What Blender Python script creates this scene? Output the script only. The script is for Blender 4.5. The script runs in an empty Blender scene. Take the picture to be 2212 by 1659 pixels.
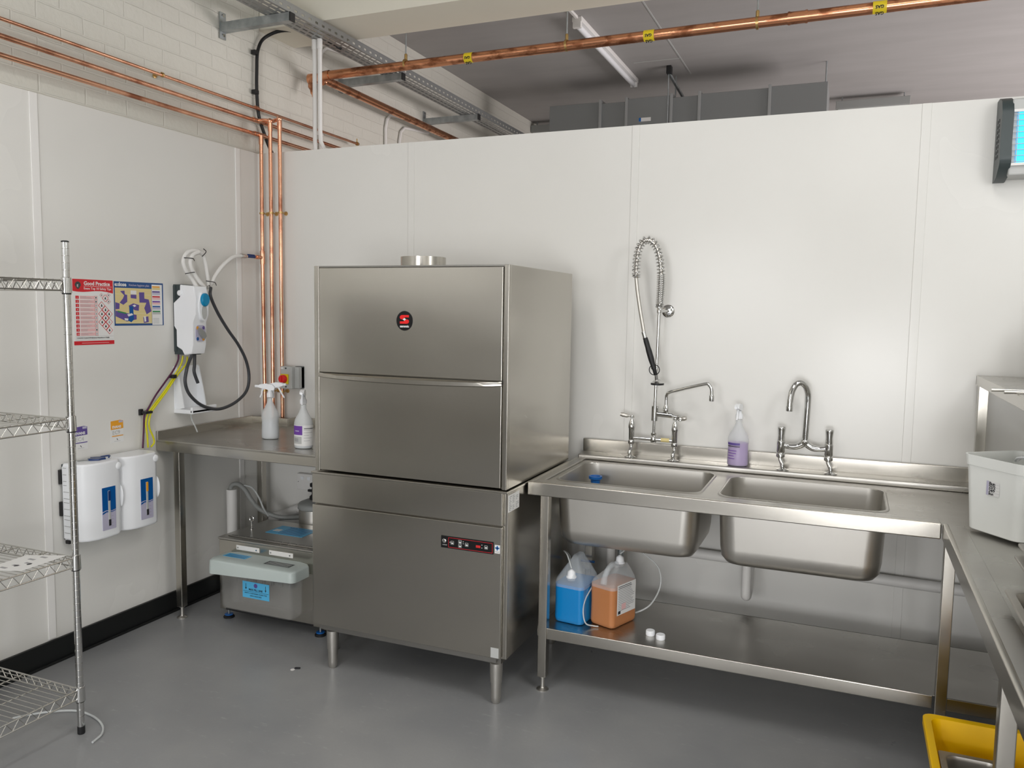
import bpy, bmesh, math, random
from mathutils import Vector, Matrix
random.seed(7)
S = bpy.context.scene
COL = S.collection

# ------------------------------------------------------------------ camera
cd = bpy.data.cameras.new('camera'); cam = bpy.data.objects.new('camera', cd); COL.objects.link(cam)
cd.sensor_width = 36.0; cd.lens = 36.0 * 1748.0 / 2212.0; cd.clip_start = .05; cd.clip_end = 60
cam.matrix_world = Matrix(((0.92217, -0.04862, 0.38371, 3.2344),
                           (0.38647, 0.07651, -0.91912, -3.8575),
                           (0.01533, 0.99588, 0.08934, 1.60),
                           (0, 0, 0, 1)))
_l, _r, _s = cam.matrix_world.decompose()
cam.matrix_world = Matrix.Translation(_l) @ _r.to_matrix().to_4x4()
S.camera = cam

# ------------------------------------------------------------------ light and exposure
S.view_settings.view_transform = 'Standard'; S.view_settings.look = 'None'
S.view_settings.gamma = 1.0; S.view_settings.use_curve_mapping = False
S.view_settings.exposure = -0.2
w = bpy.data.worlds.new('world'); S.world = w; w.use_nodes = True
w.node_tree.nodes['Background'].inputs[0].default_value = (.8, .85, 1, 1)
w.node_tree.nodes['Background'].inputs[1].default_value = .3

def area(name, loc, target, sx, sy, power, col=(1, 1, 1)):
    d = bpy.data.lights.new(name, 'AREA'); d.shape = 'RECTANGLE'; d.size = sx; d.size_y = sy
    d.energy = power; d.color = col
    o = bpy.data.objects.new(name, d); COL.objects.link(o); o.location = loc
    v = Vector(target) - Vector(loc)
    o.rotation_euler = v.to_track_quat('-Z', 'Y').to_euler()
    return o
WARM = (1, .975, .935)
area('kitchen_lamp_a', (3.7, -2.1, 3.45), (3.55, -1.9, 0), .5, 1.8, 24, WARM)
area('kitchen_lamp_b', (1.6, -2.9, 3.45), (1.6, -2.9, 0), .25, 1.8, 24, WARM)
area('kitchen_lamp_c', (3.3, -5.2, 3.45), (3.3, -5.2, 0), .25, 1.8, 30, WARM)
area('kitchen_window', (1.7, -7.0, 1.8), (2.2, 0, 1.0), 1.5, 1.5, 66, (.99, .99, 1))  # added softbox fill behind the camera, also gives the glare on the cladding
area('rear_fill_low', (3.5, -7.0, .85), (3.0, 0, .3), 1.3, 1.2, 95, (.99, .99, 1))  # added low fill that brightens the area under the sinks
area('side_window', (4.38, -1.75, 2.35), (1.5, -.3, 1.3), .8, .7, 17, (.98, .99, 1))
area('store_window', (7.2, 3.2, 1.9), (3.0, 3.4, 3.5), 4.5, 1.8, 390, (1, .93, .92))

# ------------------------------------------------------------------ materials
def mat(name, col, rough=.5, metal=0., emit=None, alpha=None, trans=0., ior=1.45, spec=.5, coat=0.):
    m = bpy.data.materials.new(name); m.use_nodes = True
    b = m.node_tree.nodes['Principled BSDF']
    b.inputs['Base Color'].default_value = (*col, 1); b.inputs['Roughness'].default_value = rough
    b.inputs['Metallic'].default_value = metal; b.inputs['IOR'].default_value = ior
    b.inputs['Specular IOR Level'].default_value = spec
    b.inputs['Transmission Weight'].default_value = trans; b.inputs['Coat Weight'].default_value = coat
    if emit: b.inputs['Emission Color'].default_value = (*emit[0], 1); b.inputs['Emission Strength'].default_value = emit[1]
    if alpha is not None: b.inputs['Alpha'].default_value = alpha
    return m
def nodes(m): return m.node_tree.nodes, m.node_tree.links, m.node_tree.nodes['Principled BSDF']
def vary(m, scale=(1, 1, 1), nscale=8, lo=None, hi=None, rlo=None, rhi=None, bump=0., detail=4, p0=.35, p1=.65, bd=.002):
    """object-space noise on colour / roughness / bump"""
    n, l, b = nodes(m)
    tc = n.new('ShaderNodeTexCoord'); mp = n.new('ShaderNodeMapping'); mp.inputs['Scale'].default_value = scale
    nz = n.new('ShaderNodeTexNoise'); nz.inputs['Scale'].default_value = nscale; nz.inputs['Detail'].default_value = detail
    l.new(tc.outputs['Object'], mp.inputs[0]); l.new(mp.outputs[0], nz.inputs['Vector'])
    if lo:
        r = n.new('ShaderNodeValToRGB'); r.color_ramp.elements[0].position = p0; r.color_ramp.elements[1].position = p1
        r.color_ramp.elements[0].color = (*lo, 1); r.color_ramp.elements[1].color = (*hi, 1)
        l.new(nz.outputs['Fac'], r.inputs[0]); l.new(r.outputs[0], b.inputs['Base Color'])
    if rlo is not None:
        q = n.new('ShaderNodeMapRange'); q.inputs['From Min'].default_value = p0; q.inputs['From Max'].default_value = p1
        q.inputs['To Min'].default_value = rlo; q.inputs['To Max'].default_value = rhi
        l.new(nz.outputs['Fac'], q.inputs['Value']); l.new(q.outputs[0], b.inputs['Roughness'])
    if bump:
        u = n.new('ShaderNodeBump'); u.inputs['Strength'].default_value = bump; u.inputs['Distance'].default_value = bd
        l.new(nz.outputs['Fac'], u.inputs['Height']); l.new(u.outputs[0], b.inputs['Normal'])
    return m

STEEL_C = (.51, .487, .44)
M = {}
M['steel'] = vary(mat('brushed_steel', STEEL_C, .24, 1), (1, 1, 3), 1.2, rlo=.21, rhi=.26, detail=1)
M['steel_top'] = vary(mat('worktop_steel', (.48, .465, .435), .32, 1), (2, 3, 2), 2.0, rlo=.26, rhi=.36, detail=2)
M['steel_soft'] = vary(mat('satin_steel', (.60, .58, .54), .42, 1), (2, 2, 2), 2, rlo=.38, rhi=.44, detail=1)
M['steel_dark'] = mat('dull_steel', (.34, .33, .31), .4, 1)
M['chrome'] = mat('chrome', (.62, .62, .61), .09, 1)
M['wire'] = mat('chrome_wire', (.54, .53, .50), .22, 1)
M['strip'] = mat('white_joint_strip', (.86, .85, .83), .3)
M['copper'] = vary(mat('copper', (.8, .42, .27), .25, 1), (1, 1, 1), 6, (.42, .17, .10), (.86, .47, .31), .38, .17, p0=.33, p1=.5)
M['copper_big'] = vary(mat('copper_gas', (.7, .33, .17), .25, 1), (1, 2, 2), 9, (.30, .12, .06), (.72, .34, .19), .42, .2, p0=.38, p1=.5)
M['brass'] = mat('brass', (.55, .38, .16), .35, 1)
M['galv'] = vary(mat('galvanised', (.42, .45, .46), .45, .85), (1, 1, 1), 20, (.33, .36, .37), (.46, .49, .50))
M['tray'] = mat('tray_zinc', (.36, .37, .37), .45, .8)
M['panel'] = vary(mat('gloss_white_cladding', (.78, .77, .745), .22, spec=.35), (1, 1, 1), .8, (.75, .742, .71), (.795, .788, .758), .22, .29, bump=.05, bd=.01)
M['white'] = mat('white_plastic', (.90, .92, .95), .28)
M['whitem'] = mat('matt_white_plastic', (.80, .79, .77), .5)
M['black'] = mat('black_rubber', (.012, .012, .013), .45)
M['blackg'] = mat('black_gloss', (.01, .01, .011), .2)
M['skirt'] = mat('black_vinyl', (.008, .009, .009), .4)
M['dgrey'] = mat('dark_grey_plastic', (.045, .06, .062), .4)
M['hosegrey'] = mat('grey_hose', (.05, .053, .06), .3)
M['mgrey'] = mat('mid_grey_plastic', (.30, .31, .30), .45)
M['lgrey'] = mat('light_grey_plastic', (.50, .51, .50), .5)
M['red'] = mat('red_print', (.62, .02, .03), .4)
M['pink'] = mat('pink_print', (.80, .50, .50), .5)
M['paper'] = mat('white_paper', (.80, .80, .79), .45)
M['navy'] = mat('navy_print', (.02, .08, .25), .4)
M['blue'] = mat('blue_print', (.0, .09, .33), .35)
M['sky'] = mat('sky_blue_label', (.10, .47, .78), .4)
M['cyan'] = mat('cyan_plastic', (.0, .24, .46), .3)
M['dblue'] = mat('dark_blue_plastic', (.01, .04, .16), .35)
M['bluep'] = mat('blue_plastic', (.01, .13, .45), .35)
M['orange'] = mat('orange_print', (.85, .38, .03), .45)
M['purple'] = mat('purple_print', (.16, .05, .36), .45)
M['violet'] = mat('violet_print', (.12, .08, .30), .45)
M['green'] = mat('green_print', (.03, .25, .08), .5)
M['straw'] = mat('straw_print', (.72, .60, .28), .5)
M['greyp'] = mat('grey_print', (.35, .35, .36), .5)
M['lilac'] = mat('lilac_print', (.50, .48, .62), .5)
M['ink'] = mat('ink', (.02, .02, .025), .5)
M['yellow'] = mat('yellow_plastic', (1, .60, .0), .35)
M['yhose'] = mat('yellow_tube', (.72, .68, .02), .3)
M['phose'] = mat('purple_tube', (.08, .01, .05), .35)
M['redp'] = mat('red_plastic', (.8, .02, .02), .3)
M['ylabel'] = mat('yellow_band', (.80, .62, .02), .4)
M['clear'] = mat('clear_plastic', (.86, .88, .88), .12, alpha=.14, spec=.6)
M['clearg'] = mat('clear_sheet_plastic', (.80, .80, .78), .08, alpha=.07, spec=.8)
M['milky'] = mat('milky_plastic', (.60, .68, .66), .35, alpha=.86)
M['tub'] = mat('translucent_white_plastic', (.92, .94, .91), .35, alpha=.93)
M['bottle'] = mat('frosted_bottle_plastic', (.78, .82, .84), .35, alpha=.30)
M['canwall'] = mat('jerrycan_plastic', (.82, .88, .92), .2, alpha=.26, spec=.6)
M['bottlew'] = mat('frosted_white_plastic', (.84, .87, .88), .35, alpha=.62)
M['lavender'] = mat('lavender_liquid', (.40, .24, .56), .3)
M['greyliq'] = mat('pale_liquid', (.66, .69, .76), .35)
M['bluel'] = mat('blue_liquid', (.005, .235, .61), .25, coat=.4)
M['orangel'] = mat('amber_liquid', (.52, .21, .08), .3, coat=.3)
M['tube'] = mat('clear_tube', (.75, .78, .78), .12, alpha=.55, spec=.8)
M['glow'] = mat('blue_lamp', (.05, .5, .8), .4, emit=((.0, .42, .95), 1.6))
M['redglow'] = mat('red_display', (.4, .02, .02), .3, emit=((.6, .03, .03), .35))
M['duct'] = mat('grey_duct', (.24, .25, .25), .5, .3)
M['ductrim'] = mat('grey_duct_flange', (.36, .37, .37), .45, .4)
M['ceil'] = vary(mat('grey_ceiling_paint', (.40, .385, .375), .75), (1, 4, 1), 1.5, (.385, .372, .365), (.415, .402, .395))
M['cream'] = mat('cream_paint', (.82, .79, .68), .6)
M['farwall'] = mat('far_wall_paint', (.5, .48, .45), .8)
M['dimwall'] = vary(mat('unseen_wall_dark', (.33, .31, .26), .7), (1, 1, 1), .6, (.09, .085, .072), (.15, .14, .12))  # out-of-view walls toned dark so the steel front reflects darker

# painted brick
def brick_mat():
    m = mat('painted_brick', (.66, .65, .59), .55); n, l, b = nodes(m)
    tc = n.new('ShaderNodeTexCoord'); sp = n.new('ShaderNodeSeparateXYZ'); cb = n.new('ShaderNodeCombineXYZ')
    l.new(tc.outputs['Object'], sp.inputs[0]); l.new(sp.outputs['Y'], cb.inputs['X']); l.new(sp.outputs['Z'], cb.inputs['Y'])
    nz0 = n.new('ShaderNodeTexNoise'); nz0.inputs['Scale'].default_value = 9
    l.new(tc.outputs['Object'], nz0.inputs['Vector'])
    mx = n.new('ShaderNodeMix'); mx.data_type = 'VECTOR'; mx.inputs[0].default_value = .012
    l.new(cb.outputs[0], mx.inputs[4]); l.new(nz0.outputs['Color'], mx.inputs[5])
    bt = n.new('ShaderNodeTexBrick'); bt.inputs['Scale'].default_value = 1; bt.inputs['Mortar Size'].default_value = .005
    bt.inputs['Mortar Smooth'].default_value = .6; bt.inputs['Brick Width'].default_value = .225; bt.inputs['Row Height'].default_value = .075
    l.new(mx.outputs[1], bt.inputs['Vector'])
    nz = n.new('ShaderNodeTexNoise'); nz.inputs['Scale'].default_value = 35; nz.inputs['Detail'].default_value = 5
    l.new(tc.outputs['Object'], nz.inputs['Vector'])
    ma = n.new('ShaderNodeMath'); ma.operation = 'MULTIPLY_ADD'; ma.inputs[1].default_value = -.75
    l.new(bt.outputs['Fac'], ma.inputs[0]); l.new(nz.outputs['Fac'], ma.inputs[2])
    bu = n.new('ShaderNodeBump'); bu.inputs['Strength'].default_value = .6; bu.inputs['Distance'].default_value = .005
    l.new(ma.outputs[0], bu.inputs['Height']); l.new(bu.outputs[0], b.inputs['Normal'])
    return m
M['brick'] = brick_mat()

def floor_mat():
    m = mat('grey_resin_floor', (.155, .155, .155), .3); n, l, b = nodes(m)
    tc = n.new('ShaderNodeTexCoord')
    nz = n.new('ShaderNodeTexNoise'); nz.inputs['Scale'].default_value = 2.2; nz.inputs['Detail'].default_value = 6
    l.new(tc.outputs['Object'], nz.inputs['Vector'])
    r = n.new('ShaderNodeValToRGB'); r.color_ramp.elements[0].position = .35; r.color_ramp.elements[1].position = .7
    r.color_ramp.elements[0].color = (.25, .256, .264, 1); r.color_ramp.elements[1].color = (.305, .308, .31, 1)
    l.new(nz.outputs['Fac'], r.inputs[0])
    mp = n.new('ShaderNodeMapping'); mp.inputs['Rotation'].default_value = (0, 0, .5); mp.inputs['Scale'].default_value = (1, 3.2, 1)
    sc = n.new('ShaderNodeTexNoise'); sc.inputs['Scale'].default_value = 11; sc.inputs['Detail'].default_value = 9; sc.inputs['Roughness'].default_value = .75
    l.new(tc.outputs['Object'], mp.inputs[0]); l.new(mp.outputs[0], sc.inputs['Vector'])
    r2 = n.new('ShaderNodeValToRGB'); r2.color_ramp.elements[0].position = .58; r2.color_ramp.elements[1].position = .80
    big = n.new('ShaderNodeTexNoise'); big.inputs['Scale'].default_value = 1.7; l.new(tc.outputs['Object'], big.inputs['Vector'])
    mr = n.new('ShaderNodeMapRange'); mr.inputs['From Min'].default_value = .42; mr.inputs['From Max'].default_value = .62; l.new(big.outputs['Fac'], mr.inputs['Value'])
    mm = n.new('ShaderNodeMath'); mm.operation = 'MULTIPLY'
    l.new(sc.outputs['Fac'], r2.inputs[0])
    mx = n.new('ShaderNodeMix'); mx.data_type = 'RGBA'
    l.new(r2.outputs[0], mm.inputs[0]); l.new(mr.outputs[0], mm.inputs[1]); l.new(mm.outputs[0], mx.inputs[0]); l.new(r.outputs[0], mx.inputs[6]); mx.inputs[7].default_value = (.48, .48, .48, 1)
    l.new(mx.outputs[2], b.inputs['Base Color'])
    q = n.new('ShaderNodeMapRange'); q.inputs['To Min'].default_value = .22; q.inputs['To Max'].default_value = .4
    l.new(nz.outputs['Fac'], q.inputs['Value']); l.new(q.outputs[0], b.inputs['Roughness'])
    n3 = n.new('ShaderNodeTexNoise'); n3.inputs['Scale'].default_value = 60; l.new(tc.outputs['Object'], n3.inputs['Vector'])
    bu = n.new('ShaderNodeBump'); bu.inputs['Strength'].default_value = .12; bu.inputs['Distance'].default_value = .003
    l.new(n3.outputs['Fac'], bu.inputs['Height']); l.new(bu.outputs[0], b.inputs['Normal'])
    return m
M['floor'] = floor_mat()

# ------------------------------------------------------------------ mesh helpers
V = Vector
def smooth_path(pts, n=6):
    P = [V(p) for p in pts]; out = []
    for i in range(len(P) - 1):
        a = P[i - 1] if i > 0 else P[i] * 2 - P[i + 1]; b = P[i]; c = P[i + 1]
        d = P[i + 2] if i + 2 < len(P) else P[i + 1] * 2 - P[i]
        for k in range(n):
            t = k / n
            out.append(.5 * ((2 * b) + (c - a) * t + (2 * a - 5 * b + 4 * c - d) * t * t + (3 * b - a - 3 * c + d) * t ** 3))
    out.append(P[-1]); return out
def rrect(x0, x1, y0, y1, r, n=5):
    pts = []
    for cx, cy, a0 in ((x1 - r, y1 - r, 0), (x0 + r, y1 - r, 90), (x0 + r, y0 + r, 180), (x1 - r, y0 + r, 270)):
        for k in range(n + 1):
            a = math.radians(a0 + 90 * k / n); pts.append((cx + r * math.cos(a), cy + r * math.sin(a)))
    return pts
def ellipse(cx, cy, rx, ry, n=24): return [(cx + rx * math.cos(2 * math.pi * k / n), cy + ry * math.sin(2 * math.pi * k / n)) for k in range(n)]

class G:
    def __init__(s): s.bm = bmesh.new(); s.ms = []
    def mi(s, m):
        m = M[m] if isinstance(m, str) else m
        if m not in s.ms: s.ms.append(m)
        return s.ms.index(m)
    def face(s, pts, m):
        f = s.bm.faces.new([s.bm.verts.new(p) for p in pts]); f.material_index = s.mi(m); return f
    def box(s, x0, x1, y0, y1, z0, z1, m='steel', bev=0., seg=2):
        x0, x1 = min(x0, x1), max(x0, x1); y0, y1 = min(y0, y1), max(y0, y1); z0, z1 = min(z0, z1), max(z0, z1)
        r = bmesh.ops.create_cube(s.bm, size=1, matrix=Matrix.Translation(((x0 + x1) / 2, (y0 + y1) / 2, (z0 + z1) / 2)) @ Matrix.Diagonal((x1 - x0, y1 - y0, z1 - z0, 1)))
        fs = set(f for v in r['verts'] for f in v.link_faces); i = s.mi(m)
        for f in fs: f.material_index = i
        if bev:
            es = list(set(e for f in fs for e in f.edges))
            q = bmesh.ops.bevel(s.bm, geom=es, offset=bev, segments=seg, affect='EDGES', profile=.5)
            for f in q['faces']: f.material_index = i
        return s
    def loft(s, rings, m, cap0=True, cap1=True, close=True):
        i = s.mi(m); R = [[s.bm.verts.new(p) for p in r] for r in rings]; n = len(R[0])
        for a, b in zip(R, R[1:]):
            for k in range(n if close else n - 1):
                f = s.bm.faces.new((a[k], a[(k + 1) % n], b[(k + 1) % n], b[k])); f.material_index = i
        if close and n > 2:
            if cap0: s.bm.faces.new(R[0][::-1]).material_index = i
            if cap1: s.bm.faces.new(R[-1]).material_index = i
        return s
    def tube(s, pts, r, m, seg=8, smooth=0, caps=True):
        P = smooth_path(pts, smooth) if smooth else [V(p) for p in pts]
        t0 = (P[1] - P[0]).normalized(); up = V((0, 0, 1)) if abs(t0.z) < .9 else V((1, 0, 0))
        nrm = t0.cross(up).normalized(); rings = []; rr = r if isinstance(r, (list, tuple)) else None
        for k, p in enumerate(P):
            t = ((P[k + 1] - p) if k == 0 else (p - P[k - 1]) if k == len(P) - 1 else (P[k + 1] - P[k - 1])).normalized()
            nrm = (nrm - t * nrm.dot(t))
            if nrm.length < 1e-5: nrm = t.orthogonal()
            nrm.normalize(); b = t.cross(nrm)
            rad = rr[min(len(rr) - 1, int(k / max(1, len(P) - 1) * (len(rr) - 1) + .5))] if rr else r
            rings.append([p + nrm * rad * math.cos(2 * math.pi * j / seg) + b * rad * math.sin(2 * math.pi * j / seg) for j in range(seg)])
        return s.loft(rings, m, caps, caps)
    def cyl(s, a, b, r, m, seg=20, r2=None): return s.tube([a, b], [r, r if r2 is None else r2], m, seg)
    def lathe(s, c, prof, m, axis='z', seg=24, cap=True):
        """prof: (radius, height) along axis from c"""
        rings = []
        for r, h in prof:
            ring = []
            for k in range(seg):
                a = 2 * math.pi * k / seg; u, v = max(r, 1e-4) * math.cos(a), max(r, 1e-4) * math.sin(a)
                p = {'z': (u, v, h), 'x': (h, u, v), 'y': (v, h, u)}[axis]
                ring.append((c[0] + p[0], c[1] + p[1], c[2] + p[2]))
            rings.append(ring)
        return s.loft(rings, m, cap, cap)
    def prism(s, poly, a, b, m, axis='y'):
        """poly in the plane normal to axis, extruded a..b.  y: (x,z)  x: (y,z)  z: (x,y)"""
        def q(u, v, w): return {'y': (u, w, v), 'x': (w, u, v), 'z': (u, v, w)}[axis]
        return s.loft([[q(u, v, a) for u, v in poly], [q(u, v, b) for u, v in poly]], m)
    def sheet(s, outer, holes, z, m):
        i = s.mi(m); es = []
        for lp in [outer] + holes:
            vs = [s.bm.verts.new((x, y, z)) for x, y in lp]
            es += [s.bm.edges.new((vs[k], vs[(k + 1) % len(vs)])) for k in range(len(vs))]
        r = bmesh.ops.triangle_fill(s.bm, use_beauty=True, use_dissolve=False, edges=es)
        for f in r['geom']:
            if isinstance(f, bmesh.types.BMFace): f.material_index = i
        return s
    def text(s, body, loc, size, m, u=(1, 0, 0), v=(0, 0, 1), ext=.0004, align='LEFT', bold=0, sx=1.):
        """lettering laid with reading direction u and up direction v"""
        c = bpy.data.curves.new('t', 'FONT'); c.body = body; c.size = size; c.extrude = ext; c.align_x = align; c.offset = bold; c.resolution_u = 2
        o = bpy.data.objects.new('t', c); COL.objects.link(o)
        bpy.context.view_layer.update()
        me = bpy.data.meshes.new_from_object(o.evaluated_get(bpy.context.evaluated_depsgraph_get()))
        u = V(u).normalized(); v = V(v).normalized(); w_ = u.cross(v); i = s.mi(m)
        vs = [s.bm.verts.new(V(loc) + u * q.co.x * sx + v * q.co.y + w_ * q.co.z) for q in me.vertices]
        for p in me.polygons:
            try: s.bm.faces.new([vs[k] for k in p.vertices]).material_index = i
            except ValueError: pass
        bpy.data.objects.remove(o); bpy.data.curves.remove(c); bpy.data.meshes.remove(me)
        return s
    def rot(s, ang, c, axis='Z'):
        bmesh.ops.rotate(s.bm, verts=s.bm.verts, cent=c, matrix=Matrix.Rotation(ang, 3, axis)); return s
    def build(s, name, root=None, label=None, cat=None, group=None, kind=None, ang=50, recalc=True):
        if recalc: bmesh.ops.recalc_face_normals(s.bm, faces=s.bm.faces)
        loc = V((0, 0, 0))
        if root is None and kind != 'structure':     # origin at the base of the thing
            vs = [v.co for v in s.bm.verts]
            loc = V(((min(v.x for v in vs) + max(v.x for v in vs)) / 2, (min(v.y for v in vs) + max(v.y for v in vs)) / 2, min(v.z for v in vs)))
        elif root is not None:
            loc = V(root['_w'])
        for v in s.bm.verts: v.co -= loc
        me = bpy.data.meshes.new(name); s.bm.to_mesh(me); s.bm.free()
        for m in s.ms: me.materials.append(m)
        me.shade_smooth(); me.set_sharp_from_angle(angle=math.radians(ang))
        o = bpy.data.objects.new(name, me); COL.objects.link(o)
        wn = o.modifiers.new('normals', 'WEIGHTED_NORMAL'); wn.keep_sharp = True
        if root is None: o.location = loc
        else: o.parent = root; o.location = V((0, 0, 0))
        if root is not None: o.location = loc - V(root['_w']); o['_w'] = root['_w']
        tag(o, label, cat, group, kind); 
        return o
def tag(o, label=None, cat=None, group=None, kind=None):
    if label: o['label'] = label
    if cat: o['category'] = cat
    if group: o['group'] = group
    if kind: o['kind'] = kind
    return o
def thing(name, label, cat, loc, group=None):
    o = bpy.data.objects.new(name, None); COL.objects.link(o); o.location = loc; o.empty_display_size = .1
    o['_w'] = tuple(loc); return tag(o, label, cat, group)
def at(o, w): o['_w'] = tuple(w); return o
def copy_tree(o, parent=None):
    c = o.copy(); COL.objects.link(c)
    if parent: c.parent = parent
    for ch in list(o.children): copy_tree(ch, c)
    return c

# ================================================================== the room
CEIL = 3.62; PH = 2.49
g = G(); g.box(-.3, 7.5, -7.2, 6.7, -.1, 0, 'floor'); g.build('floor', kind='structure')
g = G(); g.box(-.3, 7.5, -7.2, 6.7, CEIL, CEIL + .15, 'ceil')
g.box(-.3, 7.5, .04, .38, 3.2, CEIL, 'cream'); g.build('ceiling', kind='structure')
g = G(); g.box(-.3, -.006, -7.2, .03, 0, CEIL, 'brick'); g.box(-.3, -.026, .03, 6.7, 0, CEIL, 'brick')
g.box(-.006, 0, -2.66, .0, 0, PH, 'panel'); g.box(-.006, 0, -7.1, -2.66, 0, 1.7, 'dimwall'); g.box(-.006, 0, -7.1, -2.66, 1.7, PH, 'panel'); g.build('wall_left', kind='structure')  # dark lower band, out of view, added to darken the dishwasher's reflection
g = G(); g.box(-.03, 4.42, 0, .1, 0, PH, 'panel'); g.build('wall_back', kind='structure')
g = G(); g.box(-.3, 7.5, 6.4, 6.7, 0, CEIL, 'farwall'); g.build('wall_far', kind='structure')
g = G(); g.box(4.42, 4.6, -7.2, .1, 0, CEIL, 'panel'); g.build('wall_right', kind='structure')
g = G(); g.box(7.3, 7.5, .1, 6.7, 0, CEIL, 'farwall'); g.build('wall_side', kind='structure')
g = G(); g.box(-.3, 4.6, -7.3, -7.1, 0, CEIL, 'dimwall'); g.build('wall_front', kind='structure')
for k, y in enumerate((-.175, -1.41, -2.64)):
    g = G(); g.box(0, .006, y - .019, y + .019, .11, PH, 'strip', .002); g.build('trim_%d' % (k + 1), kind='structure')
for k, x in enumerate((1.022, 2.244, 3.48)):
    g = G(); g.box(x - .018, x + .018, -.0045, 0, .11, PH, 'panel', .0015); g.build('trim_%d' % (k + 5), kind='structure')
g = G(); g.box(0, .016, -7.1, -.02, 0, .105, 'skirt', .003); g.box(0, .03, -7.1, -.02, 0, .012, 'skirt', .003); g.build('baseboard_left', kind='structure')
g = G(); g.box(0, 4.42, -.016, 0, 0, .105, 'skirt', .003); g.build('baseboard_back', kind='structure')

# ================================================================== dishwasher
X0, X1, YF, YB = 1.092, 2.016, -.97, -.21
D = thing('dishwasher', 'tall stainless steel hood dishwasher on four round legs between the two worktops', 'dishwasher', (1.56, -.6, 0))
g = G(); g.box(X0, X1, YF + .015, YB, .2, .885, 'steel', .003); g.box(X0 + .03, X1 - .03, YF + .03, YB - .02, .17, .2, 'steel_dark')
g.build('body', D)
g = G(); g.box(X0 - .003, X1 - .02, YF - .003, YF + .013, .205, .745, 'steel', .003); g.box(X0 + .03, X1 - .04, YF + .004, YF + .02, .185, .205, 'steel_dark')
fp = g.build('front_panel', D)
g = G(); g.box(X0 - .003, X1 - .02, YF - .003, YF + .013, .752, .884, 'steel', .003); g.box(X0 - .006, X1 + .004, YF - .008, YB, .884, .893, 'steel', .002)
g.build('wash_tank_panel', D)
g = G(); g.box(1.104, 2.011, YF + .02, YB, .897, 1.78, 'steel', .002)
g.box(1.104, 1.128, YF, YF + .02, .897, 1.78, 'steel', .002); g.box(1.991, 2.011, YF, YF + .02, .897, 1.78, 'steel', .002)
g.box(1.128, 1.991, YF + .002, YF + .02, 1.774, 1.78, 'steel_dark')
g.build('hood', D)
g = G(); g.box(1.131, 1.987, YF - .004, YF + .016, 1.328, 1.772, 'steel', .003)
g.build('upper_door_panel', D)
g = G(); g.box(1.131, 1.987, YF - .004, YF + .016, .903, 1.315, 'steel', .003)
ld = g.build('lower_door_panel', D)
g = G(); rings = []
for k in range(25):
    t = k / 24; x = 1.129 + (1.988 - 1.129) * t; b = math.sin(math.pi * t) ** .6
    dy = .008 + .034 * b; zt = 1.326 - .002 * b; zb = 1.308 - .010 * b
    rings.append([(x, YF, zt), (x, YF - dy * .7, zt), (x, YF - dy, zt - .006), (x, YF - dy, zb + .003), (x, YF - dy + .004, zb), (x, YF, zb)])
g.loft(rings, 'steel'); g.build('door_handle', ld, ang=50)
g = G(); g.lathe((1.402, -.55, 1.775), [(.104, 0), (.104, .066), (.100, .066), (.100, 0)], 'steel', seg=40, cap=False); g.build('flue', D)
for lx in (1.164, 1.962):
    for ly in (-.93, -.27):
        g = G(); g.lathe((lx, ly, 0), [(.014, 0), (.019, .008), (.0215, .03), (.0225, .088)], 'steel_soft'); g.lathe((lx, ly, .088), [(.0245, 0), (.0265, .05), (.027, .085)], 'steel_soft')
        g.build('leg', D)
# round badge
g = G(); bx, bz = 1.552, 1.555
g.prism(ellipse(bx, bz, .038, .040, 36), YF - .0055, YF - .0035, 'blackg')
def arc(cx, cz, r, a0, a1, n=8): return [(cx + r * math.cos(math.radians(a0 + (a1 - a0) * k / n)), cz + r * math.sin(math.radians(a0 + (a1 - a0) * k / n))) for k in range(n + 1)]
for sg in (1, -1):   # two hooked halves of the S
    P = [(.021, .026), (-.010, .026)] + arc(-.010, .0145, .0115, 90, 225, 6)[1:] + [(-.010, .0035), (-.002, .011), (.004, .0145), (.021, .0145)]
    P = [(bx + sg * u, bz + .006 + sg * (v - .0045) * .82) for u, v in P]
    g.prism(P, YF - .0066, YF - .0055, 'redp')
g.prism([(bx - .008, bz + .006), (bx, bz + .0115), (bx + .008, bz + .006), (bx, bz + .0005)], YF - .0069, YF - .0055, 'paper')
g.text('sammic', (bx, YF - .0055, bz - .0265), .014, 'paper', align='CENTER', bold=.0004)
g.build('logo_badge', D, 'round black badge with red letter and white name', recalc=True)
# control panel
g = G(); px0, px1, pz0, pz1 = 1.727, 1.962, .634, .684
g.box(px0, px1, YF - .0055, YF - .003, pz0, pz1, 'blackg', .001)
rx0 = px0 + .034; yy = YF - .0062
for a in ((rx0, px1 - .004, pz1 - .006, pz1 - .0045), (rx0, px1 - .004, pz0 + .0045, pz0 + .006), (rx0, rx0 + .0014, pz0 + .005, pz1 - .005), (px1 - .0054, px1 - .004, pz0 + .005, pz1 - .005)):
    g.box(a[0], a[1], yy, yy + .001, a[2], a[3], 'red')
def icon(cx, cz, w_=.009, fill='paper'):
    for a in ((-1, 1, .8, 1), (-1, 1, -1, -.8), (-1, -.8, -1, 1), (.8, 1, -1, 1)):
        g.box(cx + a[0] * w_, cx + a[1] * w_, yy, yy + .001, cz + a[2] * w_, cz + a[3] * w_, 'lgrey')
    g.box(cx - .004, cx + .004, yy, yy + .001, cz - .004, cz + .001, fill)
for a in ((.052, .0), (.087, .008), (.087, -.0085), (.117, .0), (.203, .0)): icon(px0 + a[0], (pz0 + pz1) / 2 + a[1], .0072)
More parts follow.
